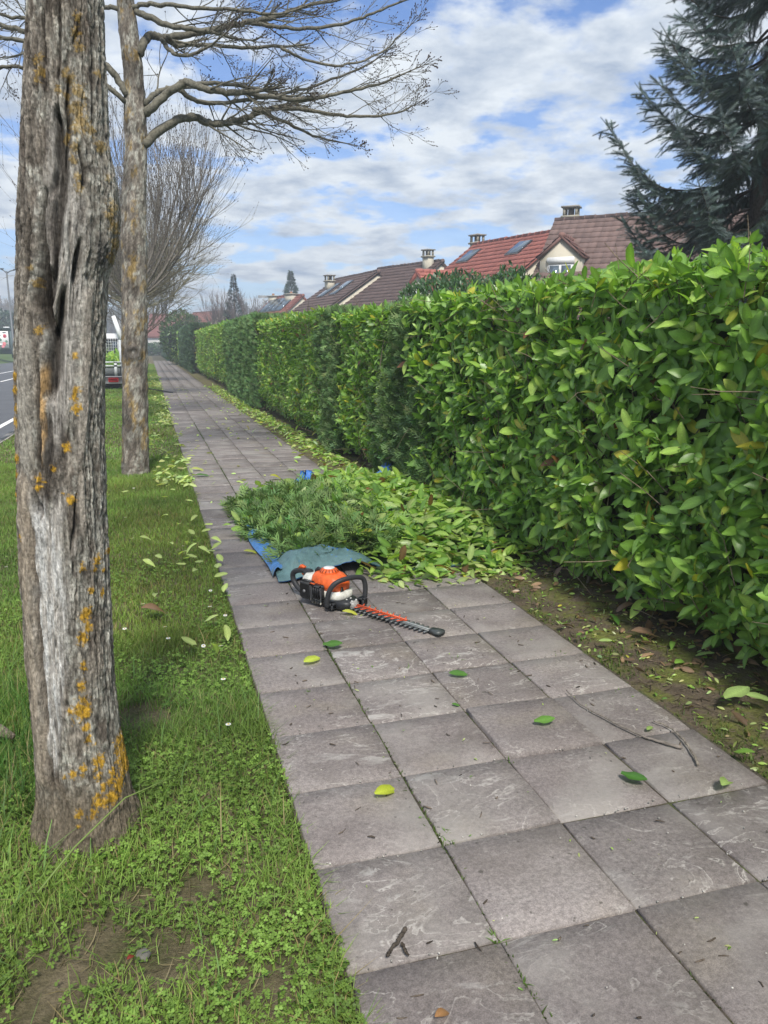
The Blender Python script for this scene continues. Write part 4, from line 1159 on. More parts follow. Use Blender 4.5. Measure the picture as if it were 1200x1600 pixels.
def spruce():
    D = 8.6
    base = at_d(1178, 420, D); bx, by = base[0], base[1]
    root = thing('spruce_tree', 'blue grey spruce behind the near hedge, drooping needled branches', 'tree', (bx, by, 0))
    ht = 9.6
    t = MB(); t.tube([(bx, by, -.1), (bx, by, 2.5), (bx+.03, by, 6), (bx, by, ht)], [.13, .12, .08, .02], 12, (.10, .085, .075)); t.build('trunk', M_BARK, root, smooth=True)
    r = np.random.default_rng(77)
    # main branches: explicit ones along the left outline, then whorls
    out = []
    def branch(z, az, L, droop, tip):
        d = np.array([math.sin(az), math.cos(az), 0])
        n = 12; s = np.linspace(0, 1, n)
        P = np.array([bx, by, z])+d*L*s[:, None]+np.array([0, 0, 1])*(-droop*np.sin(np.pi*np.minimum(1, s*1.0)*.72)+tip*s**3.2)[:, None]*L
        P[1:] += r.normal(0, .012, (n-1, 3))
        out.append((P, d, L))
    left = -_rt
    azl = math.atan2(left[0], left[1])
    for z, L, dr, tp in [(5.45, 1.0, .12, .35), (5.2, .95, .15, .25), (4.95, 1.05, .15, .3), (4.7, 1.0, .2, .25), (4.45, 1.15, .18, .3), (4.2, 1.38, .18, .36), (4.0, 1.2, .15, .3), (3.85, 1.35, .15, .32), (3.6, 1.25, .2, .25), (3.4, 1.68, .22, .42), (3.2, 1.35, .2, .28), (3.0, 1.3, .22, .25), (2.8, 1.36, .2, .34), (2.55, 1.42, .2, .38), (2.35, 1.25, .15, .25), (2.2, 1.2, .12, .2), (2.0, 1.1, .1, .2)]:
        branch(z, azl+r.normal(0, .15), L, dr, tp)
    z = 1.6; k = 0
    while z < ht-.4:
        Lm = 1.55*(1-(z/ht))**.75+.25
        for j in range(5):
            az = k*.9+j*1.2566+r.normal(0, .15)
            # keep the outline on the picture's left governed by the explicit branches
            if math.cos(az-azl) > .8 and z < 5.6: continue
            branch(z+r.uniform(-.1, .1), az, Lm*r.uniform(.85, 1.1), .18, .25)
        z += .2; k += 1
    for P, d, L in out:
        mb = MB(); mb.tube(P, np.linspace(.017, .004, len(P)), 5, (.085, .07, .06), cap=False)
        T = norm(np.gradient(P, axis=0)); side = np.cross(d, [0, 0, 1.0])
        pos, dirs, sz = [], [], []
        nb = int(L*20)
        for i in range(nb):
            u = .16+.84*(i+.5)/nb; f = u*(len(P)-1); a = int(min(len(P)-2, f)); p = P[a]+(P[a+1]-P[a])*(f-a); t_ = T[a]
            for s_ in (-1, 1):
                bl = (.15+.34*(1-u)**.8)*r.uniform(.6, 1.15)*min(1, L*.8)
                bd = norm(t_*.75+side*s_*r.uniform(.5, .95)+np.array([0, 0, -.30-.25*(1-u)+r.normal(0, .18)]))
                m = max(2, int(bl/.075)); q = p.copy(); dd = bd.copy()
                for w_ in range(m):
                    pos.append(q.copy()); dirs.append(dd.copy()); sz.append(.135*r.uniform(.85, 1.2))
                    if w_ >= 0 and r.random() < .8:
                        s2 = 1 if r.random() < .5 else -1
                        e = norm(dd*.7+np.cross(dd, [0, 0, 1.0])*s2*.7+np.array([0, 0, -.2+r.normal(0, .2)]))
                        pos.append(q+dd*.03); dirs.append(e); sz.append(.125*r.uniform(.7, 1.2))
                    q = q+dd*.075; dd = norm(dd+np.array([0, 0, -.06])+r.normal(0, .08, 3))
        for i in range(4):    # upturned leader
            pos.append(P[-1]-T[-1]*.08*i); dirs.append(T[-1]+r.normal(0, .08, 3)); sz.append(.12)
        pos, dirs, sz = np.array(pos), np.array(dirs), np.array(sz)
        Rm = frame(dirs, r.normal(size=dirs.shape))*sz[:, None, None]
        C = np.array([.125, .165, .165])*(1+.28*r.normal(0, 1, (len(pos), 1))).clip(.4, 1.9)*(1+r.normal(0, .05, (len(pos), 3)))
        h = r.integers(0, 2, len(pos))
        for kk in range(2): mb.scatter(BRUSH[kk], Rm[h == kk], pos[h == kk], C[h == kk])
        mb.build('branch', M_CONIFER, root)
spruce()

def evergreen(label, x, y, h, w, seed, base=(.03, .06, .032), n=2600, z0=.6, size=.35, cone=1.0, name='conifer_tree', cat='tree'):
    r = np.random.default_rng(seed)
    root = thing(name, label, cat, (x, y, 0))
    MB().tube([(x, y, -.15), (x, y, h*.55), (x, y, h*.97)], [.05*h**.6, .03*h**.6, .02], 7, (.1, .085, .07)).build('trunk', M_BARK, root)
    u = r.random(n)**.8; z = z0+(h-z0)*u
    lay = .78+.22*np.sin(z*2*math.pi/(h*.13)+r.normal(0, .4, n)); a = r.random(n)*6.283
    rad = w*(1-u)**(1.05*cone)*lay*np.sqrt(r.uniform(.25, 1, n))*(.75+.5*vnoise(a*1.6+10, z*1.3, seed))+.03
    P = np.stack([x+rad*np.cos(a), y+rad*np.sin(a), z], 1)
    D = np.stack([np.cos(a), np.sin(a), r.normal(.05, .4, n)], 1)
    S = size*(1-.62*u)*r.uniform(.6, 1.2, n); R = frame(D, r.normal(size=D.shape)+[0, 0, 1])*S[:, None, None]
    C = conifer_cols(n, r, base); k = r.integers(0, 3, n); mb = MB()
    for i in range(3): mb.scatter(SPRAY[i], R[k == i], P[k == i], C[k == i])
    mb.build('crown', M_CONIFER, root)
def bush(label, c, rad, seed, base=(.04, .08, .03), n=1600, size=.16, name='bush', cat='bush'):
    r = np.random.default_rng(seed); c = np.array(c, float); rad = np.array(rad, float)
    root = thing(name, label, cat, (c[0], c[1], 0))
    Dd = rand_dirs(n, r); m = .72+.28*np.cbrt(r.random(n)); lump = .8+.4*fbm(Dd[:, 0]*2.2+5, Dd[:, 1]*2.2+Dd[:, 2]*2+5, seed, 3)
    P = c+Dd*rad*(m*lump)[:, None]; P[:, 2] = np.maximum(P[:, 2], .05)
    S = size*r.uniform(.6, 1.25, n); R = frame(norm(Dd+r.normal(0, .6, (n, 3))+[0, 0, .4]), Dd+r.normal(0, .4, (n, 3)))*S[:, None, None]
    C = np.array(base)*(1+.5*r.normal(0, .7, (n, 1))).clip(.3, 2.2)*(1+r.normal(0, .07, (n, 3)))
    mb = MB(); k = r.integers(0, 2, n)
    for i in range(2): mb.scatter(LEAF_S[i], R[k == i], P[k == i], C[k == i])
    mb.build('foliage', M_LEAF, root, smooth=True, kind='stuff')
    st = MB()
    for i in range(5):
        a = i*1.3; st.tube([(c[0]+.1*math.cos(a), c[1]+.1*math.sin(a), -.1), (c[0]+.3*rad[0]*math.cos(a), c[1]+.3*rad[1]*math.sin(a), c[2])], [.04, .02], 5, (.12, .1, .08))
    st.build('stem', M_TWIG, root)
    MB().lathe((c[0], c[1], c[2]-rad[2]*.62), [(.05, 0), (rad[0]*.5, rad[2]*.2), (rad[0]*.62, rad[2]*.6), (rad[0]*.5, rad[2]*1.0), (.05, rad[2]*1.24)], 12, col=(.025, .035, .018)).build('shade_core', M_ROUGH, root, kind='stuff')  # added solid dark core filling the bush, as in the hedges
p = at_d(455, 455, 95); evergreen('dark pointed evergreen rising behind the distant reddish house', p[0], p[1], at_d(455, 425, 95)[2], 2.6, 61, n=2600, z0=1.5, size=.85, base=(.04, .075, .045))
p = at_d(366, 470, 70); evergreen('slim spire fir among bare trees above the far hedge', p[0], p[1], at_d(366, 430, 70)[2], 1.9, 62, n=1300, z0=1.2, size=.6, base=(.05, .065, .06), cone=1.2)
for i, (x, yb, D, lab) in enumerate([(340, 448, 72, 'bare upright garden tree left of the slim spire fir'), (388, 455, 68, 'bare upright garden tree right of the slim spire fir'), (352, 440, 78, 'tallest bare garden tree just beside the slim spire fir')]):
    p = at_d(x, 500, D); vase_tree(lab, p[0], p[1], at_d(x, yb, D)[2], 1.7, 2.2, 630+i, 8, 8, rad=.1, col=(.17, .14, .13), twig_r=.02, depth2=True)
p = at_d(280, 512, 62); bush('loose green bush rising above the clipped hedge at the far end', (p[0], p[1], 2.2), (1.5, 2.0, 1.95), 64, n=2200, size=.25, base=(.06, .10, .035))
p = at_d(300, 505, 75); bush('small dark bush behind the loose green bush', (p[0], p[1], 2.2), (1.2, 1.6, 2.1), 65, n=1300, size=.28, base=(.028, .06, .03))
for i, (x, y, D, w, lab) in enumerate([(690, 447, 15.5, 1.05, 'dark rounded shrub top behind the laurel hedge, below the red dormer'), (745, 444, 14.5, 1.1, 'dark shrub top behind the hedge, below the red roof'), (800, 441, 13.8, .9, 'dark shrub top behind the hedge, below the cream dormer')]):
    p = at_d(x, y, D); zt = at_d(x, y-20, D)[2]
    bush(lab, (p[0], p[1], zt*.55), (w, w*.9, zt*.43), 70+i, n=5200, size=.11, base=(.06, .12, .055))
# wooded skyline
def treeline():
    r = np.random.default_rng(90); mb = MB()
    n = 9000
    a = np.concatenate([r.uniform(-.75, .16, n//2), r.uniform(-.3, .2, n//2)])
    D = r.uniform(190, 330, n); x = np.sin(a)*D; y = np.cos(a)*D
    top = 4.5+9*fbm(a*22+3, D*0, 91, 4)
    z = top*np.sqrt(r.random(n))
    P = np.stack([x, y, z], 1); dd = np.stack([r.normal(0, .6, n), r.normal(0, .3, n), np.abs(r.normal(.6, .4, n))], 1)
    R = frame(dd, r.normal(size=(n, 3)))*(r.uniform(1.6, 3.6, n))[:, None, None]
    t = sstep(.35, .65, vnoise(a*60, z*.2, 93))[:, None]
    C = (np.array([.085, .085, .05])*t+np.array([.13, .105, .09])*(1-t))*r.uniform(.6, 1.3, (n, 1))
    mb.scatter(SPRAY[0], R, P, C)
    o = mb.build('treeline', M_CONIFER, kind='stuff')
    props(o, 'far off wooded skyline of bare and dark trees', 'woodland')
treeline()
for i, (x_, y_, D_, w_) in enumerate([(228, 540, 118, 1.6), (246, 541, 122, 1.8)]):
    p = at_d(x_, y_, D_); bush(['low round shrub on the left at the far end of the path', 'low round shrub on the right at the far end of the path'][i], (p[0], p[1], .9), (w_, 1.2, 1.0), 97+i, n=900, size=.3, base=(.05, .10, .04))
for i, (x, y, D, lab) in enumerate([(3, 503, 110, 'dark round evergreen above the bus shelter roof'), (16, 499, 125, 'brownish bare bush mass beside the lamp post across the road')]):
    p = at_d(x, y, D); bush(lab, (p[0], p[1], 3.2), (3.6, 3.0, 3.0), 95+i, n=1500, size=.6, base=(.03, .06, .035) if i == 0 else (.11, .105, .07), name='roadside_bush')

# ================================================================== things across the road
def lamp_post():
    D = 62; b = at_d(22, 545, D); t = at_d(13.5, 426, D)
    root = thing('street_lamp', 'slim dark twin arm street lamp across the road', 'street lamp', (b[0], b[1], 0))
    m = MB(); x, y, h = b[0], b[1], t[2]
    m.tube([(x, y, 0), (x, y, .9), (x, y, .95), (x, y, h)], [.11, .11, .08, .06], 10, (.12, .13, .14)); m.build('pole', M_PLAIN, root)
    for s_, L in ((-1, .45), (1, .8)):
        a = MB(); e = np.array([x, y, h])+_rt*s_*L+[0, 0, .18 if s_ < 0 else .12]
        a.tube([(x, y, h-.15), np.array([x, y, h])+_rt*s_*L*.4+[0, 0, .02], e], .045, 6, (.12, .13, .14)); ao = a.build('arm', M_PLAIN, root)
        hd = MB(); hd.box(e, (.5, .2, .08), (.13, .14, .15), R=np.stack([_rt, np.cross([0, 0, 1.], _rt), [0, 0, 1]], 1), bev=.03); hd.build('lamp_head', M_PLAIN, root)
lamp_post()
def shelter():
    D = 75; c = at_d(3, 530, D); zt = at_d(3, 513, D)[2]
    gz = .38
    root = thing('bus_shelter', 'dark framed bus shelter with flower poster across the road', 'bus shelter', (c[0], c[1], gz))
    R = np.stack([_rt, np.cross([0, 0, 1.], _rt), [0, 0, 1]], 1)
    def loc(u, v, z): return c*[1, 1, 0]+_rt*u+R[:, 1]*v+[0, 0, z]
    m = MB(); m.box(loc(-1.0, .7, zt-.08), (4.0, 1.7, .22), (.09, .13, .13), R=R, bev=.03); m.build('roof', M_PLAIN, root)
    MB().box(loc(.55, .0, zt+.08), (.55, .2, .12), (.8, .8, .8), R=R).build('roof_sign', M_PLAIN, root)
    for u, v in ((.9, 0), (.9, 1.4), (-2.9, 0), (-2.9, 1.4)):
        MB().box(loc(u, v, (zt+gz)/2-.08), (.12, .12, zt-gz-.1), (.09, .13, .13), R=R).build('post', M_PLAIN, root)
    MB().box(loc(-1.0, 1.42, (zt+gz)/2), (3.6, .03, zt-gz-.6), (.3, .4, .4), R=R).build('back_pane', M_GLASS, root)
    zc = at_d(3, 531, D)[2]
    fr = MB(); fr.box(loc(0.05, -.02, zc), (1.55, .16, 1.85), (.09, .13, .13), R=R, bev=.03); fo = fr.build('poster_frame', M_PLAIN, root)
    po = MB(); po.box(loc(0.05, -.11, zc+.02), (1.3, .02, 1.6), (.78, .78, .76), R=R)
    r = np.random.default_rng(5)
    flat = np.stack([_rt, [0, 0, 1], -R[:, 1]], 1)
    for u, z, s_, col in [(.30, .36, .19, (.62, .12, .16)), (.30, .36, .1, (.45, .05, .09)), (-.45, -.1, .24, (.7, .15, .2)), (-.2, .45, .12, (.1, .25, .15)), (.2, -.4, .2, (.7, .2, .22)), (-.5, -.5, .22, (.75, .3, .3)), (-.15, .0, .14, (.12, .2, .12)), (.42, -.15, .13, (.12, .22, .15)), (.05, -.62, .16, (.8, .3, .35)), (.45, -.45, .12, (.2, .25, .2)), (-.55, .2, .1, (.7, .3, .3))]:
        po.lathe(loc(u+.05, -.125-.004*r.random(), zc+z), [(s_, 0), (s_*.95, .004)], 9, axis=flat, col=col)
    po.box(loc(-.2, -.13, zc-.44), (.55, .012, .16), (.85, .85, .84), R=R)
    po.box(loc(.33, -.13, zc+.68), (.32, .012, .1), (.06, .06, .07), R=R)
    po.build('poster', M_PLAIN, fo)
shelter()

# ================================================================== tipper truck
def truck():
    y0 = 29.7; xr = -.94; w = 2.05; xc = xr-w/2; z0 = -.13+.1
    root = thing('tipper_truck', 'white tipper truck with cage sides and green clippings, parked by the verge', 'truck', (xc, y0+2.5, -.14))
    Wt = (.74, .75, .75); Al = (.52, .55, .56); Dk = (.045, .048, .05)
    def yat(py): return at_y(185, py, y0)[2]
    def yc(py): return at_y(185, py, y0+3.1)[2]
    # cab
    c = MB(); zc0, zc1 = .55, yc(521)
    prof = [(-.0, zc0), (0, zc1-.12), (.12, zc1), (1.15, zc1-.03), (1.75, 1.35), (1.95, .95), (1.95, .45), (0, .45)]
    c.prism(prof, -w/2+.06, w/2-.06, (xc, y0+3.1, 0), [0, 1, 0], [0, 0, 1], [1, 0, 0], Wt)
    cab = c.build('cab', M_PLAIN, root)
    zw1, zw0 = yc(532), yc(553)
    MB().box((xc, y0+3.085, (zw0+zw1)/2), (w-.45, .03, zw1-zw0), (.1, .1, .1)).build('rear_window', M_GLASS, cab)
    hr = MB()
    for s_ in (-.45, .45): hr.box((xc+s_, y0+3.065, zw0+.28), (.3, .02, .34), (.32, .33, .35), bev=.05)
    hr.build('headrest', M_RUBBER, cab)
    fr = MB()
    for zz in (zw0-.04, zw1+.04): fr.box((xc, y0+3.07, zz), (w-.35, .05, .07), (.12, .12, .13))
    fr.build('window_frame', M_PLAIN, cab)
    ch = MB(); ch.box((xc, y0+2.5, .42), (.85, 4.9, .16), Dk); ch.build('chassis', M_RUBBER, root)
    for sx in (-1, 1):
        for yy in (y0+.95, y0+4.1):
            wl = MB(); ax = np.array([[0, 0, 1], [0, 1, 0], [-1, 0, 0]], float)
            wl.lathe((xc+sx*(w/2-.3)-.11*1, yy, .20), [(.2, 0), (.31, .01), (.335, .05), (.335, .17), (.31, .21), (.2, .22)][::1], 20, axis=np.array([[0, 0, 1], [1, 0, 0], [0, 1, 0]], float), col=(.03, .03, .032))
            wo = wl.build('wheel', M_RUBBER, root)
            wo2 = MB().lathe((xc+sx*(w/2-.3)-.115+(.0), yy, .20), [(.03, -.004), (.19, 0), (.2, .228), (.03, .234)], 16, axis=np.array([[0, 0, 1], [1, 0, 0], [0, 1, 0]], float), col=(.4, .4, .42)); wo2.build('rim', M_STEEL, wo)
    # tipper bed
    zb = yat(588)
    b = MB(); b.box((xc, y0+1.5, zb+.03), (w, 3.0, .12), Al); b.build('bed', M_PLAIN, root)
    t = MB(); zt = yat(573)
    t.box((xc, y0+.02, (zb+zt)/2), (w-.1, .05, zt-zb-.02), (.15, .165, .165)); tg = t.build('tailgate', M_PLAIN, root)
    rl = MB()
    for zz in (zt+.03, yat(566)): rl.box((xc, y0-.01, zz), (w-.06, .06, .06), (.62, .66, .64))
    for k in range(-2, 3): rl.box((xc+.38+k*.62-.2, y0-.015, (zb+yat(566))/2), (.10, .05, yat(566)-zb), (.62, .65, .64))
    rl.build('tailgate_rail', M_PLAIN, tg)
    # cage sides
    cg = MB(); zh = yat(531)
    for sx in (-1, 1):
        for yy in np.linspace(y0+.04, y0+2.95, 5): cg.box((xc+sx*(w/2-.03), yy, (zb+zh)/2), (.09, .09, zh-zb), Al)
        for zz in np.linspace(zb+.3, zh-.05, 6): cg.box((xc+sx*(w/2-.03), y0+1.5, zz), (.025, 2.95, .03), Al)
        for yy in np.linspace(y0+.2, y0+2.85, 22): cg.box((xc+sx*(w/2-.03), yy, (zb+zh)/2+.1), (.012, .012, zh-zb-.2), Al)
    cg.build('cage_side', M_PLAIN, root)
    ms = MB()
    for k in range(20): ms.box((xc-w/2+.2+k*(w-.4)/19, y0+2.98, (zw0+zh)/2-.1), (.010, .010, zh-zw0+.4), (.6, .62, .62))
    for k in range(8): ms.box((xc, y0+2.975, zw0-.3+k*.11), (w-.3, .010, .010), (.6, .62, .62))
    ms.build('headboard_mesh', M_STEEL, root)
    # bumper and lights
    zl = yat(593.5); bp = MB(); bp.box((xc, y0-.02, zl), (w-.02, .12, yat(588)-yat(600)), (.55, .57, .58), bev=.02); bu = bp.build('rear_bumper', M_PLAIN, root)
    for sx in (-1, 1):
        tl = MB(); tl.box((xc+sx*(w/2-.33), y0-.10, zl), (.34, .06, .15), (.6, .02, .025), bev=.02); tl.build('tail_light', M_PLASTIC, root)
    MB().box((xc+.1, y0-.09, zl-.01), (.52, .02, .12), (.75, .75, .72)).build('number_plate', M_PLAIN, bu)
    MB().box((xc, y0+.05, .2), (w-.2, .04, .3), (.03, .03, .03)).build('mud_flap', M_RUBBER, root)
    # loader arm leaning over the cab
    la = MB(); a = at_y(190, 530, y0+2.6); e = at_y(177, 494, y0+2.8); f = at_y(190, 520, y0+2.6)
    la.tube([a, e], [.11, .085], 6, Wt); la.tube([f+[.06, 0, 0], at_y(183, 501, y0+2.7)+[.06, 0, 0]], .03, 6, (.2, .2, .2)); la.build('loader_arm', M_PLAIN, root)
    # load: hedge clippings in the bed
    r = np.random.default_rng(6); n = 900
    P = np.stack([r.uniform(xc-w/2+.1, xc+w/2-.1, n), r.uniform(y0+.05, y0+2.9, n), zb+.1+(yat(558)-zb)*np.sqrt(r.random(n))], 1)
    Rm = frame(rand_dirs(n, r), rand_dirs(n, r))*(.22*r.uniform(.6, 1.2, n))[:, None, None]
    mb = MB(); mb.scatter(LEAF_S[0], Rm, P, laurel_cols(n, r, .05, .6)); o = mb.build('clippings', M_LEAF, kind='stuff'); props(o, 'green hedge clippings loaded in the truck bed', 'clippings')
truck()
def pole_tool():
    a = gnd(226, 606, .03); b = gnd(270, 613.5, .02)
    root = thing('pole_pruner', 'dark long handled pole tool lying across verge behind the second tree', 'garden tool', a)
    d = norm(b-a); s = a-d*1.4
    MB().tube([s, b], .016, 8, (.035, .035, .04)).build('shaft', M_PLASTIC, root)
    g = MB(); g.box(a+np.array([.0, 0, .12]), (.12, .2, .22), (.62, .58, .5), bev=.04); g.build('motor_housing', M_PLASTIC, root)
    MB().tube([s+d*.3, s+d*.75], .024, 8, (.05, .05, .05)).build('grip', M_RUBBER, root)
pole_tool()

# ================================================================== tarp and heap of clippings
def pile_h(X, Y):
    e = np.minimum.reduce([sstep(.62, 1.15, X), sstep(4.62, 5.35, Y+.10*np.sin(X*5)), sstep(8.7, 7.2, Y)])
    e2 = sstep(.70, .95, X+.0*(Y))
    return (.04+.105*e*(.6+.8*fbm(X*2.2, Y*2.2, 15, 3))*(.6+.25*sstep(1.0, 1.6, X))+.05*sstep(1.5, 2.2, X)*e)*e**.7
def tarp():
    root = thing('tarpaulin', 'green tarpaulin with blue underside spread under the heap of clippings', 'tarpaulin', (1.5, 6.2, 0))
    xs = np.linspace(.70, 2.35, 70); ys = np.linspace(4.86, 7.7, 110)
    X, Y = np.meshgrid(xs, ys)
    xl = .70+.02*np.sin(Y*4)+np.where(Y > 6.6, (Y-6.6)*.18, 0)
    X = xl+(X-.70)/(2.35-.70)*(2.35-xl)
    fr = Y-(4.86)
    Z = .012+.010*fbm(X*9, Y*9, 33, 3)
    # raised rumpled front flap
    u = (X-.70)
    bump = np.exp(-((Y-5.05-.10*np.sin(X*3))/.16)**2)*np.clip(sstep(-.02, .16, u)*sstep(.78, .5, u), 0, 1)
    Z = Z+bump*(.075+.09*fbm(X*5, Y*5, 35, 3)+.03*np.abs(fbm(X*9+Y*6, Y*9, 36, 2)*2-1)+.016*np.abs(np.sin(X*38+Y*22+5*fbm(X*6, Y*6, 38, 2))))
    Y = Y+.06*np.sin(X*6)*(fr < .6)+np.where(fr < .3, .05*np.sin(X*13+1), 0)*.5
    Z = np.where(X > 1.6, np.minimum(Z, .012), Z)
    V = np.stack([X, Y, Z], -1).reshape(-1, 3); nx = len(xs)
    i = (np.arange(len(ys)-1)[:, None]*nx+np.arange(nx-1)[None]).ravel(); Q = np.stack([i, i+1, i+nx+1, i+nx], 1)
    mb = MB(); mb.add(V, [Q], (.12, .215, .215)); mb.add(V-[0, 0, .004], [Q[:, ::-1]], (.05, .18, .5)); mb.build('sheet', M_TARP, root, smooth=True)
    # blue fold along the left edge
    t = np.linspace(0, 1, 40); v = np.linspace(0, 1, 8)
    T, Vv = np.meshgrid(t, v, indexing='ij')
    ex = .69+.02*np.sin((4.88+T*1.5)*4); wd = .02+.14*np.sin(np.pi*np.clip(T*1.0+.06, 0, 1))**.8
    FX = ex-.012+Vv*wd; FY = 4.90+T*1.45+.02*np.sin(T*20+Vv*3); FZ = .022+.035*np.sin(np.pi*Vv*.8)*(.6+.8*fbm(T*9, Vv*3, 37, 3))+.02*Vv
    V2 = np.stack([FX, FY, FZ], -1).reshape(-1, 3); m = len(v)
    i = (np.arange(39)[:, None]*m+np.arange(m-1)[None]).ravel(); Q2 = np.stack([i, i+m, i+m+1, i+1], 1)
    c2 = np.where(fbm(T*6, Vv*4, 39, 3)[..., None] > .62, np.array([.13, .22, .27]), np.array([.08, .25, .58])).reshape(-1, 3)
    f = MB(); f.add(V2, [Q2], c2); f.add(V2-[0, 0, .003], [Q2[:, ::-1]], (.07, .135, .125)); f.build('folded_edge', M_TARP, root, smooth=True, label='blue underside folded over along the left edge')
    # crumpled corners poking out at the back
    for (px, py, s_, nm) in ((477, 774, .17, 0), (606, 758, .17, 1)):
        c = gnd(px, py); r = np.random.default_rng(40+nm)
        th = np.linspace(0, 2*np.pi, 14, endpoint=False); rings = []
        for k, (q, zz) in enumerate(((1.0, 0), (.85, .4), (.6, .8), (.3, 1.05), (.08, 1.1))):
            rr = s_*q*(1+.35*r.normal(0, 1, 14).clip(-1, 1)); rings.append(np.stack([c[0]+rr*np.cos(th), c[1]+rr*np.sin(th)*.7, .01+zz*s_*1.05*(1+.3*r.normal(0, 1, 14).clip(-1, 1))], 1))
        V3 = np.concatenate(rings); i = np.arange(4)[:, None]*14+np.arange(14)[None]; j = np.arange(4)[:, None]*14+(np.arange(14)[None]+1) % 14
        k_ = MB(); k_.add(V3, [np.stack([i, j, j+14, i+14], -1).reshape(-1, 4)], (.045, .17, .52)); k_.build('crumpled_corner', M_TARP, root, label='blue crumpled corner poking out behind the heap')
tarp()
def heap():
    r = np.random.default_rng(50)
    root = thing('clippings_heap', 'heap of cut laurel leaves and feathery conifer sprigs on the tarpaulin', 'heap', (1.6, 6.2, 0))
    # underlying tangle
    xs = np.linspace(.66, 2.6, 60); ys = np.linspace(4.65, 8.8, 110); X, Y = np.meshgrid(xs, ys)
    Z = pile_h(X, Y)-.035+.03*(fbm(X*14, Y*14, 52, 3)-.5)
    Z = Z-.3*sstep(5.35, 5.1, Y)*sstep(1.38, 1.2, X)
    V = np.stack([X, Y, Z], -1).reshape(-1, 3); i = (np.arange(109)[:, None]*60+np.arange(59)[None]).ravel()
    MB().add(V, [np.stack([i, i+1, i+61, i+60], 1)], (.05, .075, .03)).build('tangle', M_ROUGH, root, kind='stuff')
    def flap(x, y): return (x < 1.24) & (y < 5.14+.06*np.sin(x*4))
    # conifer sprigs
    n = 7500
    x = r.uniform(.66, 1.75, n); y = r.uniform(5.1, 7.45, n)
    wgt = sstep(1.75, 1.25, x+.25*(fbm(x*3, y*3, 53, 2)-.5)); keep = (r.random(n) < .08+.80*wgt) & ~flap(x, y) & (x > .70+.05*np.sin(y*6)+.08*(y < 6.1)); x, y = x[keep], y[keep]; n = len(x)
    P = np.stack([x, y, pile_h(x, y)+r.uniform(-.02, .045, n)], 1)
    D = np.stack([r.normal(-.2, 1, n), r.normal(-.2, 1, n), np.abs(r.normal(.25, .35, n))], 1)
    Rm = frame(D, np.stack([r.normal(0, .5, n), r.normal(0, .5, n), np.ones(n)], 1))*(r.uniform(.08, .19, n))[:, None, None]
    C = conifer_cols(n, r, (.17, .27, .085), .5); k = r.integers(0, 3, n); mb = MB()
    for q in range(3): mb.scatter(SPRAY[q], Rm[k == q], P[k == q], C[k == q])
    mb.build('conifer_sprigs', M_CONIFER, root, kind='stuff')
    # laurel leaves
    n = 5600
    x = r.uniform(.66, 2.75, n); y = r.uniform(4.6, 8.9, n)
    w = np.maximum(sstep(1.1, 1.5, x+.25*(fbm(x*3, y*3, 53, 2)-.5)), .24); w = np.where(y > 7.6, np.maximum(w*.9, .2), w)
    edge = sstep(4.60, 4.78, y+.07*np.sin(x*9)+.05*np.sin(x*23)); keep = (r.random(n) < w*edge) & ~flap(x, y) & (x > .72) & ~((y > 7.9) & (x < 1.75))
    # leafy cluster spilling over the tarp's left corner
    x = np.r_[x[keep], r.normal(.78, .13, 60)]; y = np.r_[y[keep], r.normal(6.62, .22, 60)]; n = len(x)
    h = pile_h(x, y)
    P = np.stack([x, y, h+r.uniform(-.01, .05, n)+.012], 1)
    D = np.stack([r.normal(0, 1, n), r.normal(0, 1, n), r.normal(.12, .3, n)], 1)
    tilt = np.where(r.random(n) < .7, .45, 1.1)
    Nn = np.stack([r.normal(-.15, 1, n)*tilt, r.normal(-.25, 1, n)*tilt, np.ones(n)], 1)
    S = r.uniform(.08, .145, n); Rm = frame(D, Nn)*S[:, None, None]
    C = laurel_cols(n, r, .03, .45)
    pale = r.random(n) < .32; C[pale] = np.array([.31, .41, .13])*r.uniform(.65, 1.25, (pale.sum(), 1))
    brown = r.random(n) < .035; C[brown] = np.array([.22, .12, .06])*r.uniform(.6, 1.3, (brown.sum(), 1))
    ti = r.integers(0, 4, n)
    q = project(P); score = (S/q[:, 2])**2*(Rm[:, 2, 2]/S+.4)*(P[:, 2] > h+.03)*(x < 2.4)
    idx = np.argsort(-score)[:292]; taken = np.zeros(n, bool); taken[idx] = True
    pal = np.concatenate([laurel_cols(8, r, 0, .5), np.array([.34, .43, .13])*np.linspace(.65, 1.25, 5)[:, None], [[.22, .12, .06], [.4, .37, .05]]])
    for a in idx: inst('leaf', leaf_mesh(int(ti[a]), pal[np.argmin(np.sum((pal-C[a])**2, 1))]), m4(Rm[a], P[a]), root)
    mb = MB()
    for t in range(4):
        s = (~taken) & (ti == t); mb.scatter(LEAF[t], Rm[s], P[s], C[s])
    mb.build('leaves', M_LEAF, root, smooth=True, kind='stuff')
heap()

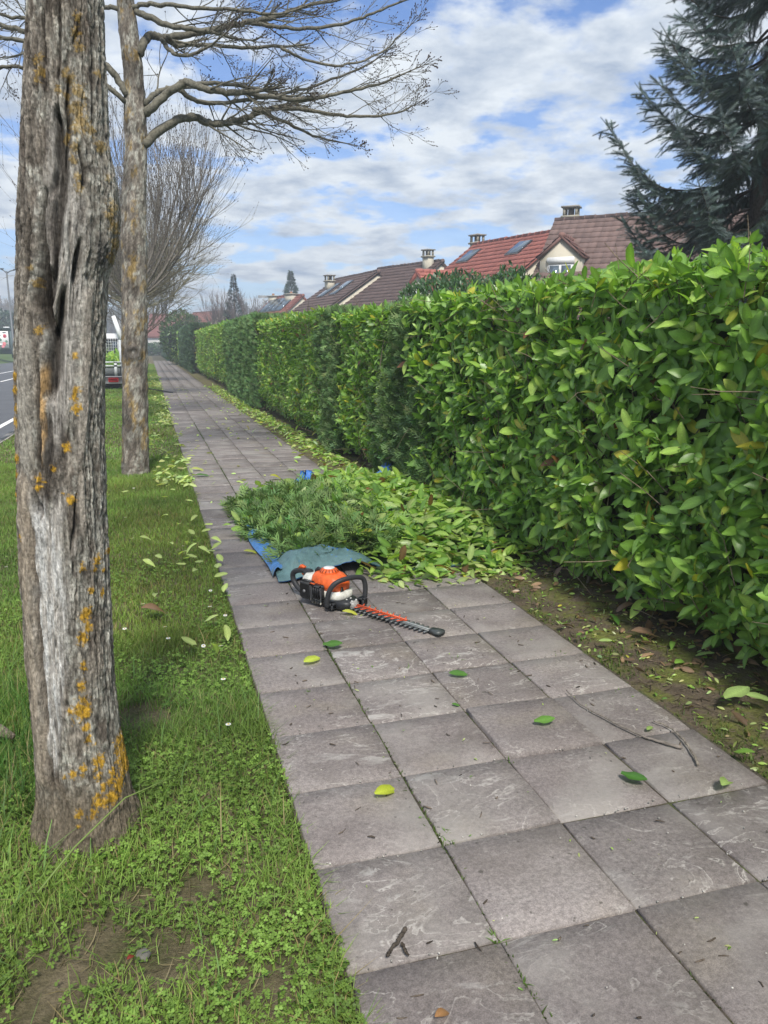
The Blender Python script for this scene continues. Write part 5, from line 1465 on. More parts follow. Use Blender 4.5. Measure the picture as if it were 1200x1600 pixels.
# ================================================================== hedge trimmer
def trimmer():
    O = gnd(549, 954); tip = gnd(688, 994); ax = norm((tip-O)*[1, 1, 0]); ay = np.array([-ax[1], ax[0], 0]); az = np.array([0, 0, 1.0])
    # local: x to the blade tip, y to the far side, z up
    R = np.stack([ax, ay, az], 1)
    def w(p): return O+np.asarray(p, float) @ R.T
    root = thing('hedge_trimmer', 'orange and black petrol hedge trimmer lying on the paving beside the tarpaulin', 'hedge trimmer', O)
    OR = (.78, .13, .025); BK = (.022, .023, .025); WH = (.66, .65, .58); GY = (.30, .29, .27)
    def part(name, mat, fn, parent=root, smooth=False, label=None):
        m = MB(); fn(m); return m.build(name, mat, parent, smooth, label=label)
    def loft(m, secs, col, nseg=24, e=2.6):
        """superellipse cross sections: list of (centre, half-x, half-y) at z"""
        V = []
        th = np.linspace(0, 2*np.pi, nseg, endpoint=False)
        for cx_, cy_, z, hx, hy in secs:
            x = cx_+hx*np.sign(np.cos(th))*np.abs(np.cos(th))**(2/e); y = cy_+hy*np.sign(np.sin(th))*np.abs(np.sin(th))**(2/e)
            V.append(np.stack([x, y, np.full(nseg, z)], 1))
        V = w(np.concatenate(V)); n = len(secs)
        i = np.arange(n-1)[:, None]*nseg+np.arange(nseg)[None]; j = np.arange(n-1)[:, None]*nseg+(np.arange(nseg)[None]+1) % nseg
        m.add(V, [np.stack([i, j, j+nseg, i+nseg], -1).reshape(-1, 4), np.arange(nseg)[::-1][None], (np.arange(nseg)+(n-1)*nseg)[None]], col)
    part('gearbox', M_PLASTIC, lambda m: loft(m, [(-.13, 0, .008, .135, .062), (-.13, 0, .02, .15, .075), (-.12, 0, .05, .15, .078), (-.11, 0, .066, .12, .07)], BK, 28, 3.2), smooth=True)
    part('gear_cover', M_STEEL, lambda m: (loft(m, [(.0, 0, .02, .045, .034), (.0, 0, .05, .045, .036), (.0, 0, .062, .034, .028)], GY, 16, 2.6), [m.tube([w((px_, py_, .058)), w((px_, py_, .07))], .006, 6, (.5, .5, .48)) for px_ in (-.02, .022) for py_ in (-.018, .018)]))
    part('engine_cover', M_PLASTIC, lambda m: loft(m, [(-.175, .01, .105, .115, .082), (-.175, .01, .14, .118, .084), (-.178, .01, .172, .105, .076), (-.182, .01, .19, .085, .066), (-.184, .01, .197, .06, .056)], OR, 32, 3.0), smooth=True)
    part('fuel_tank', M_PLASTIC, lambda m: loft(m, [(-.115, .0, .055, .075, .072), (-.112, .0, .075, .082, .080), (-.112, .0, .108, .080, .080)], WH, 24, 3.0), smooth=True)
    part('tank_housing', M_PLASTIC, lambda m: loft(m, [(-.305, .0, .07, .04, .062), (-.305, .0, .10, .05, .068), (-.303, .0, .15, .05, .064), (-.296, .0, .172, .036, .052)], WH, 24, 3.2), smooth=True, label='white rear housing between engine and handle')
    cap = part('starter_cover', M_PLASTIC, lambda m: m.lathe(w((-.184, .01, .192)), [(.058, 0), (.056, .012), (.046, .024), (.032, .029), (.005, .03)], 28, axis=R, col=OR), smooth=False)
    part('starter_cap', M_PLASTIC, lambda m: m.lathe(w((-.184, .01, .2205)), [(.034, 0), (.032, .004), (.004, .005)], 24, axis=R, col=(.78, .76, .74)), cap)
    for k in range(16):
        a = k*2*math.pi/16
        d = np.array([math.cos(a), math.sin(a), 0]); Rk = R @ np.array([[math.cos(a), -math.sin(a), 0], [math.sin(a), math.cos(a), 0], [0, 0, 1]]) @ np.array(Matrix.Rotation(math.radians(40), 3, 'Y'))
        part('slot', M_PLASTIC, lambda m: m.box(w(np.array([-.184, .01, .2105])+d*.0495), (.018, .006, .004), (.20, .03, .01), R=Rk), cap)
    part('logo_strip', M_PLASTIC, lambda m: m.box(w((-.098, .0, .181)), (.012, .06, .003), (.8, .78, .75), R=R @ np.array(Matrix.Rotation(math.radians(38), 3, 'Y'))))
    part('side_cover', M_PLASTIC, lambda m: (m.box(w((-.262, -.092, .098)), (.105, .055, .112), BK, R=R, bev=.016), m.box(w((-.175, -.092, .100)), (.078, .045, .090), (.03, .03, .033), R=R, bev=.012)), label='black air filter cover on the side')
    part('filter_screw', M_STEEL, lambda m: m.lathe(w((-.262, -.118, .095)), [(.009, 0), (.009, .006), (.003, .007)], 10, axis=R @ np.array([[1, 0, 0], [0, 0, -1], [0, 1, 0]]), col=(.2, .2, .2)))
    part('badge', M_PLASTIC, lambda m: m.box(w((-.200, -.112, .150)), (.034, .014, .009), OR, R=R, bev=.003))
    part('muffler_guard', M_PLASTIC, lambda m: ([m.box(w((-.175+k*.016, -.116, .098)), (.006, .006, .062), (.012, .012, .013), R=R) for k in range(-1, 3)]))
    part('exhaust_plate', M_STEEL, lambda m: (m.box(w((-.20, -.082, .035)), (.085, .02, .030), (.42, .41, .36), R=R, bev=.006), [m.box(w((-.23+k*.02, -.094, .035)), (.008, .005, .020), (.06, .06, .06), R=R) for k in range(4)]))
    part('vent_fin', M_PLASTIC, lambda m: m.prism([(-.022, 0), (.022, 0), (.004, .05), (-.004, .05)], 0, .006, w((-.055, -.02, .085)), ay, az, ax, BK))
    part('spark_plug_boot', M_RUBBER, lambda m: m.tube([w((-.27, .0, .17)), w((-.275, 0, .19)), w((-.262, 0, .205)), w((-.235, .0, .202))], [.012, .014, .012, .009], 8, BK), smooth=True)
    # front handle: hoop across the machine
    fh = [(-.085, -.112, .03), (-.082, -.116, .075), (-.072, -.112, .125), (-.055, -.098, .165), (-.035, -.07, .186), (-.018, -.02, .194), (-.008, .04, .192), (.002, .085, .182), (.008, .105, .165), (.012, .110, .13), (.014, .108, .08), (.012, .1, .045)]
    def smooth_pts(P, n=40):
        P = np.array(P); t = np.linspace(0, 1, len(P)); tt = np.linspace(0, 1, n); Q = np.stack([np.interp(tt, t, P[:, i]) for i in range(3)], 1)
        for _ in range(4): Q[1:-1] = (Q[:-2]+2*Q[1:-1]+Q[2:])/4
        return Q
    part('front_handle', M_RUBBER, lambda m: m.tube(w(smooth_pts(fh)), .0145, 12, (.03, .031, .034)), smooth=True)
    part('handle_mount', M_PLASTIC, lambda m: m.box(w((-.08, -.085, .035)), (.06, .05, .04), BK, R=R, bev=.01))
    part('handle_mount', M_PLASTIC, lambda m: m.box(w((.012, .085, .04)), (.05, .05, .05), BK, R=R, bev=.01))
    # rear handle: closed D loop standing in the axis plane
    rh = [(-.335, 0, .155), (-.37, 0, .172), (-.42, 0, .166), (-.468, 0, .150), (-.487, 0, .125), (-.482, 0, .095), (-.46, 0, .065), (-.425, 0, .040), (-.385, 0, .028), (-.345, 0, .034), (-.33, 0, .06)]
    part('rear_handle', M_RUBBER, lambda m: m.tube(w(smooth_pts(rh)), .0165, 12, (.028, .029, .032)), smooth=True)
    part('handle_neck', M_PLASTIC, lambda m: loft(m, [(-.335, 0, .035, .022, .03), (-.338, 0, .1, .026, .034), (-.342, 0, .165, .034, .03), (-.348, 0, .182, .026, .022)], BK, 18, 2.6), smooth=True)
    part('throttle_lock', M_PLASTIC, lambda m: m.prism([(-.43, .176), (-.375, .186), (-.372, .195), (-.405, .204)], -.010, .010, w((0, 0, 0)), ax, az, ay, OR))
    part('throttle_trigger', M_PLASTIC, lambda m: m.prism([(-.40, .150), (-.355, .155), (-.352, .12), (-.372, .132)], -.008, .008, w((0, 0, 0)), ax, az, ay, OR))
    part('stop_switch', M_PLASTIC, lambda m: m.box(w((-.352, -.032, .075)), (.014, .012, .03), (.65, .06, .03), R=R, bev=.003))
    # cutting bar
    Lb = float(np.linalg.norm((tip-O)[:2])); zb = .032
    tilt = np.array(Matrix.Rotation(math.radians(1.5), 3, 'Y'))
    Rb = R @ tilt
    def wb(p): return w((0, 0, zb))+np.asarray(p, float) @ Rb.T
    part('blade_bar', M_STEEL, lambda m: (m.box(wb((Lb/2+.01, 0, .0)), (Lb-.04, .030, .006), (.10, .11, .11), R=Rb), m.box(wb((Lb/2+.01, 0, .0055)), (Lb-.05, .014, .005), (.20, .22, .22), R=Rb)))
    tv = MB(); tv.prism([(-.011, 0), (.011, 0), (.006, .030), (-.004, .030)], -.003, .003, (0, 0, 0), [1, 0, 0], [0, 1, 0], [0, 0, 1], (.09, .1, .1))
    Vt = np.concatenate(tv.V); tm = mesh_from('tooth', Vt, [np.concatenate(tv.F[k]) for k in sorted(tv.F)], M_STEEL, np.concatenate(tv.C))
    nt_ = 17
    for k in range(nt_):
        for s_ in (-1, 1):
            Rk = Rb @ np.diag([s_, s_, 1.0]); p = wb((.035+k*(Lb-.08)/nt_, s_*.013, -.003 if s_ > 0 else -.0031)); inst('tooth', tm, m4(Rk, p), root)
    def guard(m):
        m.box(wb((.205, .004, .0115)), (.40, .022, .006), (.70, .10, .03), R=Rb, bev=.002)
        m.box(wb((.205, .004, .016)), (.40, .006, .004), (.74, .14, .06), R=Rb)
    gd = part('cut_protector', M_PLASTIC, guard, label='orange cut protector strip on the blade')
    fv = MB(); fv.prism([(-.004, 0), (.004, 0), (-.016, .034), (-.021, .033)], -.002, .002, (0, 0, 0), [1, 0, 0], [0, 1, 0], [0, 0, 1], (.70, .10, .03))
    Vf = np.concatenate(fv.V); fm = mesh_from('prong', Vf, [np.concatenate(fv.F[k]) for k in sorted(fv.F)], M_PLASTIC, np.concatenate(fv.C))
    for k in range(9):
        for s_ in (-1, 1):
            inst('prong', fm, m4(Rb @ np.diag([1, s_, s_*1.0]), wb((.035+k*.044, .004+s_*.009, .0118))), gd)
    part('tip_guard', M_PLASTIC, lambda m: m.prism([(Lb-.06, -.022), (Lb-.01, -.034), (Lb+.012, -.026), (Lb+.016, .02), (Lb-.005, .032), (Lb-.06, .02)], -.008, .010, w((0, 0, zb-.012)), ax, ay, az, (.05, .058, .058)))
trimmer()

# ================================================================== loose leaves, sticks and small finds
def one_leaf(name, label, px, py, L, ang, col, tpl=0, z=.006, tilt=(.0, .0), cat='leaf', group=None, zg=0.0):
    p = gnd(px, py, zg); r = np.random.default_rng(int(px*7+py))
    d = np.array([[math.cos(ang), math.sin(ang), tilt[0]]]); n = np.array([[tilt[1]+r.normal(0, .08), -.30+r.normal(0, .12), 1.0]])
    R = frame(d, n)[0]*L*np.array([1.06, 1.0, 1.25])
    c = p+[0, 0, z+.10*L]-R[:, 1]*.5
    o = inst(name, leaf_mesh(tpl, col), m4(R, c)); props(o, label, cat, group); return o
YG = (.42, .50, .07); GR = (.07, .17, .03); PG = (.30, .42, .14); LG = (.18, .33, .06)
one_leaf('fallen_leaf', 'bright yellow green leaf on the paving, left column below the trimmer', 488, 1036, .105, .5, YG, 0, .012)
one_leaf('fallen_leaf', 'curled lime yellow leaf on the second slab joint, largest near the grass', 604, 1243, .10, .35, (.40, .46, .05), 1, .016)
one_leaf('fallen_leaf', 'dark green leaf lying across the mossy joint below the trimmer', 520, 1013, .10, -.35, GR, 2, .012)
one_leaf('fallen_leaf', 'small dark green leaf below the blade tip', 716, 1058, .085, -.35, GR, 0, .012)
one_leaf('fallen_leaf', 'plain green leaf alone on the raised slab', 850, 1137, .085, -.15, (.11, .24, .04), 2, .024)
one_leaf('fallen_leaf', 'deep green leaf pointing to the viewer beside the near sticks', 990, 1223, .095, -1.0, (.06, .16, .03), 2, .012)
one_leaf('fallen_leaf', 'pale green leaf on the right edge of the paving, nearest the soil', 1134, 1234, .10, .55, PG, 1, .03)
one_leaf('fallen_leaf', 'thin yellow leaf lying just beside the trimmer blade', 547, 962, .085, -.25, (.48, .50, .08), 1, .02)
one_leaf('fallen_leaf', 'yellow curled leaf on the paving behind the blue tarpaulin corner', 433, 750, .17, .1, (.42, .42, .05), 3, .04)
one_leaf('fallen_leaf', 'large pale leaf on the soil at the foot of the hedge', 1148, 1106, .15, .2, PG, 2, .05)
one_leaf('fallen_leaf', 'smaller pale leaf overlapping the large pale leaf by the hedge', 1182, 1112, .10, -.7, PG, 0, .06)
one_leaf('fallen_leaf', 'tiny leaf between the two sticks on the paving', 712, 1105, .035, -.8, GR, 0, .01)
one_leaf('fallen_leaf', 'tiny pale leaf beside the thicker stick', 1015, 1143, .05, .5, (.25, .36, .12), 0, .012)
one_leaf('fallen_leaf', 'pale yellow leaf on the paving beside the upper verge edge', 310, 736, .16, .0, (.40, .44, .12), 1, .02)
one_leaf('fallen_leaf', 'green leaf on the paving just below a pale yellow one', 316, 745, .15, -.1, GR, 0, .012)
one_leaf('fallen_leaf', 'narrow yellow leaf on the paving left of the blue tarpaulin fold', 392, 866, .10, .0, (.42, .45, .08), 1, .02)
one_leaf('dead_leaf', 'curled brown leaf on the grass beside the near trunk', 242, 963, .14, .25, (.27, .155, .09), 3, .05, zg=0)
one_leaf('dead_leaf', 'small brown leaf at the bottom edge of the paving', 692, 1594, .05, .4, (.32, .17, .08), 3, .02)
one_leaf('dead_leaf', 'dark red leaf in the clover near the bottom', 206, 1505, .03, .9, (.26, .04, .03), 3, .02)
gr = 'pale laurel leaves on the verge grass'
for i, (x, y) in enumerate([(206, 851), (226, 848), (268, 857), (292, 855), (298, 864), (293, 884), (312, 890), (232, 888), (300, 880), (344, 884), (341, 897), (327, 829), (322, 838), (336, 850), (286, 872), (248, 880), (296, 1018), (337, 1022), (306, 900), (262, 745), (276, 748), (284, 758), (262, 765), (258, 785), (288, 738), (196, 776), (243, 940), (300, 842), (318, 866), (284, 893), (330, 872), (346, 910), (272, 735), (290, 752), (270, 772), (296, 790), (258, 812), (305, 815), (280, 826), (338, 862), (352, 930), (356, 1000), (330, 980)]):
    r = np.random.default_rng(i)
    if y < 800: lab, g_ = 'pale laurel leaf on the verge grass just below the second tree', 'pale leaves below the second tree'
    elif x > 318: lab, g_ = 'pale laurel leaf on the grass fringe touching the left paving edge', 'pale leaves at the left paving edge'
    elif x < 255: lab, g_ = 'pale laurel leaf on the grass just right of the near trunk', 'pale leaves beside the near trunk'
    else: lab, g_ = 'pale laurel leaf in the loose scatter midway between near trunk and paving', 'pale leaves scattered midway on the verge'
    one_leaf('fallen_leaf', lab, x, y, r.uniform(.065, .10), r.uniform(0, 6.28), np.array(PG)*r.uniform(.95, 1.5)*[1.15, 1, .95], int(r.integers(0, 4)), .045, (r.normal(0, .2), r.normal(0, .3)), group=g_)
hf = 'leaves on the soil under the near hedge'
for i, (x, y, c) in enumerate([(1080, 1022, PG), (1100, 1034, PG), (945, 1012, PG), (905, 1003, LG), (1050, 1015, LG), (960, 975, GR), (1008, 1008, PG), (1062, 1045, LG), (880, 985, PG), (1160, 1190, LG), (868, 915, PG), (835, 905, PG)]):
    r = np.random.default_rng(900+i)
    one_leaf('fallen_leaf', 'green leaf dropped on the dark soil under the near laurel hedge', x, y, r.uniform(.055, .10), r.uniform(0, 6.28), c, int(r.integers(0, 4)), .035, (r.normal(0, .25), r.normal(0, .4)), group=hf)
db = 'brown dead leaves under the near hedge'
for i, (x, y) in enumerate([(1015, 990), (1040, 985), (1180, 1010), (1090, 985), (1000, 1000), (870, 905), (1120, 1000), (975, 960), (1150, 1030)]):
    r = np.random.default_rng(950+i)
    one_leaf('dead_leaf', 'brown dead leaf on the soil at the foot of the near hedge', x, y, r.uniform(.08, .13), r.uniform(0, 6.28), np.array([.19, .12, .075])*r.uniform(.6, 1.2), 3, .05, (r.normal(0, .4), r.normal(0, .5)), group=db)
def stick(label, pts, r0, r1, col, z=.012):
    P = np.array([gnd(x, y) for x, y in pts]); P[:, 2] = z+.008*RNG.random(len(P))
    t = np.linspace(0, 1, len(P)); tt = np.linspace(0, 1, 24); Q = np.stack([np.interp(tt, t, P[:, i]) for i in range(3)], 1)
    for _ in range(2): Q[1:-1] = (Q[:-2]+2*Q[1:-1]+Q[2:])/4
    Q[1:-1] += RNG.normal(0, .0012, Q[1:-1].shape)
    o = MB().tube(Q, np.linspace(r0, r1, 24)*(1+.12*RNG.normal(size=24)), 7, col).build('stick', M_TWIG, smooth=True)
    return props(o, label, 'stick')
stick('longer grey stick lying across the paving towards the hedge', [(1066, 1173), (1035, 1166), (1005, 1156), (970, 1140), (938, 1122), (905, 1105), (885, 1085)], .0062, .0022, (.20, .175, .15))
stick('shorter bent pale twig at the right edge of the paving', [(1021, 1131), (1045, 1140), (1062, 1156), (1078, 1176), (1090, 1200)], .0028, .0045, (.24, .21, .17))
stick('short dark broken stick on the nearest left slab', [(634, 1460), (622, 1478), (604, 1502)], .006, .004, (.09, .075, .06))
stick('tiny dark twig fragment beside the broken stick', [(628, 1482), (637, 1500)], .004, .003, (.08, .065, .05))
o = MB().tube([gnd(60, 1410)+[0, 0, .03], gnd(120, 1362)+[0, 0, .08], gnd(200, 1305)+[0, 0, .13], gnd(275, 1265)+[0, 0, .12]], [.003, .003, .0025, .0015], 5, (.22, .30, .09)).build('grass_stalk', M_GRASS)
props(o, 'long pale grass stalk leaning across the clover below the near trunk', 'grass stalk')
bk = MB(); pc = gnd(2, 1160); bk.tube([pc+[-.06, .03, .02], pc+[0, 0, .05], pc+[.05, -.02, .025]], [.018, .026, .012], 7, (.28, .23, .18)); o = bk.build('wood_chunk', M_BARK)
props(o, 'weathered chunk of wood in the grass at the left edge', 'wood')
st = MB(); pc = gnd(222, 1480); st.lathe(pc+[0, 0, -.035], [(.018, 0), (.024, .012), (.017, .020), (.005, .022)], 5, col=(.15, .145, .125)); o = st.build('stone', M_ROUGH); props(o, 'grey stone half buried in bare soil near the bottom', 'stone')
# daisies
dm = MB()
for k in range(11):
    a = k*2*math.pi/11; dm.box((math.cos(a)*.006, math.sin(a)*.006, .0), (.007, .003, .001), (.8, .8, .78), R=np.array(Matrix.Rotation(a, 3, 'Z')))
dm.lathe((0, 0, -.001), [(.0035, 0), (.003, .003), (.0005, .004)], 8, col=(.6, .42, .03)); dm.tube([(0, 0, -.05), (.002, 0, 0)], .0008, 4, (.1, .2, .04))
dV = np.concatenate(dm.V); dme = mesh_from('daisy', dV, [np.concatenate(dm.F[k]) for k in sorted(dm.F)], M_PLAIN, np.concatenate(dm.C))
for i, (x, y) in enumerate([(349, 1064), (357, 1135), (224, 946), (258, 982), (263, 1000), (286, 855), (328, 950), (209, 764), (196, 810), (352, 964), (329, 925), (195, 985), (318, 1012), (10, 888), (345, 1012)]):
    r = np.random.default_rng(i+70); p = gnd(x, y, .02)
    o = inst('daisy', dme, m4(np.array(Matrix.Rotation(r.normal(0, .3), 3, 'X'))*1.15, p+[0, 0, .01])); props(o, 'small white daisy in the short verge grass', 'daisy', 'daisies in the verge')

# ================================================================== grass, clover, debris
def bare(x, y):
    m = np.zeros_like(x)
    for px, py, s_ in ((215, 1115, .13), (240, 1120, .10), (150, 1480, .12), (110, 1500, .09), (60, 1570, .10), (420, 1530, .07), (310, 1380, .07), (210, 1400, .05), (265, 1490, .1)):
        p = gnd(px, py); m = np.maximum(m, np.exp(-((x-p[0])**2+(y-p[1])**2)/s_**2))
    return np.clip(m*(.4+1.2*fbm(x*14, y*14, 201, 3)), 0, 1)
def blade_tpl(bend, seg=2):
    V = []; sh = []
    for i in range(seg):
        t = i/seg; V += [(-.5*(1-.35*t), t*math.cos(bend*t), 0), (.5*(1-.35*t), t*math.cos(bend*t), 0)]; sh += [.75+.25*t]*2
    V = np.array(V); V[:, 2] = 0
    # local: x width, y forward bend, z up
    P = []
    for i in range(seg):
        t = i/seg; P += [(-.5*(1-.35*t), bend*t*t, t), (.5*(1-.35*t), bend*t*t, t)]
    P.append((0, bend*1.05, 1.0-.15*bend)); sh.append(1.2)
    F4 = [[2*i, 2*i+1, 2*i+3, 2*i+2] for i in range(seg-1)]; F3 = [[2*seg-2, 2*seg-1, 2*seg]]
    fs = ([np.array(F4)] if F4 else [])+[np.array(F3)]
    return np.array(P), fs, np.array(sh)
BL = [blade_tpl(.25, 2), blade_tpl(.7, 2), blade_tpl(1.1, 2)]
BLF = [blade_tpl(.3, 1), blade_tpl(.7, 1)]
def grass_patch(mb, n, x0, x1, y0, y1, h, w, r, tpls, col=(.165, .255, .05), dens=None, yscale=None):
    x = r.uniform(x0, x1, n)
    u = r.random(n); y = y0+(y1-y0)*u if yscale is None else y0*(y1/y0)**u
    k = r.random(n) > bare(x, y)*1.15
    if dens is not None: k &= r.random(n) < dens(x, y)
    x, y = x[k], y[k]; n = len(x)
    clump = fbm(x*2.3, y*2.3, 205, 3); tall = fbm(x*1.1+9, y*1.1, 207, 3)
    H = r.uniform(*h, n)*(.55+.9*tall); Wd = r.uniform(*w, n)*(1 if yscale is None else np.maximum(1, y/7.0))
    a = r.random(n)*6.283
    ca, sa = np.cos(a), np.sin(a); lean = r.normal(0, .25, n)
    R = np.zeros((n, 3, 3)); R[:, 0, 0] = ca*Wd; R[:, 1, 0] = sa*Wd; R[:, 0, 1] = -sa*H; R[:, 1, 1] = ca*H
    R[:, 0, 2] = -sa*H*lean; R[:, 1, 2] = ca*H*lean; R[:, 2, 2] = H
    T = np.stack([x, y, verge_z(x, y)-.004], 1)
    C = np.array(col)*(.55+.9*clump)[:, None]*r.uniform(.7, 1.3, (n, 1))
    dry = r.random(n) < .10; C[dry] = np.array([.30, .25, .11])*r.uniform(.6, 1.2, (dry.sum(), 1))
    C[:, 0] *= 1+.5*(fbm(x*.9, y*.9, 209, 2)-.5)
    t = r.integers(0, len(tpls), n)
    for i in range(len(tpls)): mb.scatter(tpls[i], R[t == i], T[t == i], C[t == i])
rg = np.random.default_rng(200)
g = MB()
inclover = lambda x, y: sstep(.35, .6, fbm(x*2.0+3, y*2.0, 211, 3)+.25*sstep(-.7, .1, x)*sstep(3.3, 2.2, y))
grass_patch(g, 120000, -1.9, PATH_L+.0, .9, 4.2, (.03, .08), (.0022, .0042), rg, BL, dens=lambda x, y: 1-.62*inclover(x, y))
grass_patch(g, 1500, -1.6, PATH_L-.03, .9, 4.0, (.09, .17), (.003, .0055), rg, BL[1:], col=(.11, .2, .05), dens=lambda x, y: .15+.85*((x < -.35) | (rg.random(len(x)) < .25)))
grass_patch(g, 2600, -1.3, -.42, 2.5, 3.6, (.08, .16), (.0022, .004), rg, BL[:2], col=(.075, .17, .03))
grass_patch(g, 150000, -2.34, PATH_L, 4.0, 11, (.025, .06), (.003, .0055), rg, BL[:2], col=(.175, .28, .056))
grass_patch(g, 70000, -2.34, PATH_L, 10.5, 70, (.025, .055), (.007, .012), rg, BLF, col=(.185, .285, .06), yscale=True)
grass_patch(g, 9000, PATH_L-.05, PATH_L+.02, .9, 12, (.02, .06), (.003, .005), rg, BL, dens=lambda x, y: fbm(x*0, y*3, 213, 2))
nd = 5200; xd = rg.uniform(-1.6, PATH_L-.02, nd); yd = rg.uniform(.95, 4.6, nd); kd = rg.random(nd) < .25+.75*bare(xd, yd); xd, yd = xd[kd], yd[kd]; nd = len(xd)
ad = rg.random(nd)*6.283; Ld = rg.uniform(.02, .09, nd)
Dd = np.stack([np.cos(ad), np.sin(ad), rg.normal(.03, .12, nd)], 1); Rd = frame(Dd, np.stack([rg.normal(0, .4, nd), rg.normal(0, .4, nd), np.ones(nd)], 1))
Rd = np.stack([Rd[:, :, 0]*rg.uniform(.0018, .004, nd)[:, None], Rd[:, :, 2]*Ld[:, None]*.5, Rd[:, :, 1]*Ld[:, None]], -1)
Cd = np.array([.33, .27, .15])*rg.uniform(.35, 1.2, (nd, 1)); td = rg.integers(0, 3, nd)
for i in range(3): g.scatter(BL[i], Rd[td == i], np.stack([xd, yd, verge_z(xd, yd)+.004], 1)[td == i], Cd[td == i])
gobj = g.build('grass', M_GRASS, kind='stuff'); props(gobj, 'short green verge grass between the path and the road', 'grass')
def clover_tpl(seed):
    r = np.random.default_rng(seed); V = []; F = []; sh = []
    for k in range(3):
        a = k*2.094; c, s_ = math.cos(a), math.sin(a)
        pts = [(0, 0, 0), (-.45, .45, .10), (-.38, .95, .02), (0, .85, -.04), (.38, .95, .02), (.45, .45, .10)]
        b = len(V)
        for x, y, z in pts: V.append((c*x-s_*y, s_*x+c*y, z+r.normal(0, .03))); 
        sh += [1.25, .95, 1.0, 1.15, 1.0, .95]; F += [[b, b+1, b+2, b+3], [b, b+3, b+4, b+5]]
    return np.array(V), [np.array(F)], np.array(sh)
def clover():
    r = rg; mb = MB(); n = 28000
    n += 28000; x = r.uniform(-1.6, PATH_L+.01, n); y = .9+6.3*r.random(n)**1.5
    k = (r.random(n) < inclover(x, y)*sstep(7.0, 3.2, y)) & (r.random(n) > bare(x, y)*1.2); x, y = x[k], y[k]; n = len(x)
    z = verge_z(x, y)+r.uniform(.008, .045, n)*(.5+fbm(x*3, y*3, 215, 2))
    Nn = np.stack([r.normal(0, .45, n), r.normal(-.1, .45, n), np.ones(n)], 1); D = rand_dirs(n, r)*[1, 1, .2]
    R = frame(D, Nn)*(r.uniform(.006, .0115, n))[:, None, None]
    C = np.array([.145, .235, .046])*(.5+1.0*fbm(x*5, y*5, 217, 3))[:, None]*r.uniform(.75, 1.35, (n, 1))
    t = r.integers(0, 2, n)
    for i in range(2): mb.scatter(CL[i], R[t == i], np.stack([x, y, z], 1)[t == i], C[t == i])
    # broad weed leaves (dandelion like rosettes)
    m = 190; cx_ = r.uniform(-1.2, .33, m); cy_ = r.uniform(1.1, 4.5, m); kk = bare(cx_, cy_) < .25; cx_, cy_ = cx_[kk], cy_[kk]
    D, T, S = [], [], []
    for a, b in zip(cx_, cy_):
        for q in range(r.integers(4, 8)):
            th = r.random()*6.28; D.append((math.cos(th), math.sin(th), r.uniform(.15, .9))); T.append((a, b, float(verge_z(np.array(a), np.array(b))))); S.append(r.uniform(.022, .05))
    D, T, S = np.array(D), np.array(T), np.array(S); R = frame(D, np.tile([0, 0, 1.0], (len(D), 1))+r.normal(0, .2, D.shape))*S[:, None, None]*np.array([.75, 1, 1])[None, None, :]
    C = np.array([.075, .165, .03])*r.uniform(.7, 1.4, (len(D), 1)); mb.scatter(LEAF[1], R, T, C)
    o = mb.build('clover', M_GRASS, kind='stuff', smooth=False); props(o, 'clover and broad weeds in the near verge', 'clover')
CL = [clover_tpl(1), clover_tpl(2)]
clover()
# moss and weeds in the joints of the paving
def joint_weeds():
    r = np.random.default_rng(220); mb = MB()
    def tuft(n, xs, ys, h, w, col=(.085, .16, .03)):
        a = r.random(n)*6.28; H = r.uniform(*h, n); Wd = r.uniform(*w, n); le = r.normal(0, .5, n)
        R = np.zeros((n, 3, 3)); R[:, 0, 0] = np.cos(a)*Wd; R[:, 1, 0] = np.sin(a)*Wd; R[:, 0, 1] = -np.sin(a)*H; R[:, 1, 1] = np.cos(a)*H
        R[:, 0, 2] = -np.sin(a)*H*le; R[:, 1, 2] = np.cos(a)*H*le; R[:, 2, 2] = H
        C = np.array(col)*r.uniform(.5, 1.3, (n, 1)); t = r.integers(0, 3, n); T = np.stack([xs, ys, np.full(n, -.013)], 1)
        for i in range(3): mb.scatter(BL[i], R[t == i], T[t == i], C[t == i])
    j1 = PATH_L+SLAB_W
    n = 8500; y = r.uniform(1.2, 16, n); k = r.random(n) < np.clip(.22+1.1*sstep(.45, .62, fbm(y*1.4, y*0, 221, 3))*sstep(3.2, 4.3, y)+.25*sstep(.5, .6, fbm(y*3, y*0, 222, 2)), 0, 1); y = y[k]; n = len(y)
    tuft(n, j1+r.normal(0, .006, n), y, (.008, .022), (.003, .008), (.075, .12, .025))
    for c in (2, 3):
        n = 900; y = r.uniform(1.2, 10, n); k = r.random(n) < .05+.8*sstep(.56, .66, fbm(y*1.6, y*0+c, 223, 2)); y = y[k]; n = len(y)
        tuft(n, PATH_L+c*SLAB_W+r.normal(0, .003, n), y, (.006, .018), (.003, .006), (.065, .11, .025))
    for px, py, s_ in ((702, 1318, .02), (775, 1466, .018), (793, 1190, .022), (875, 1020, .022), (968, 1083, .028), (640, 1045, .014), (480, 1082, .012), (712, 1030, .02), (1056, 1015, .02), (698, 1300, .014), (820, 1540, .012), (550, 965, .025)):
        p = gnd(px, py); n = 14; tuft(n, p[0]+r.normal(0, s_*.5, n), p[1]+r.normal(0, s_*.5, n), (.012, .028), (.004, .007), (.13, .22, .05))
    o = mb.build('joint_weeds', M_GRASS, kind='stuff'); props(o, 'moss and tiny weeds growing in the paving joints', 'weeds')
joint_weeds()
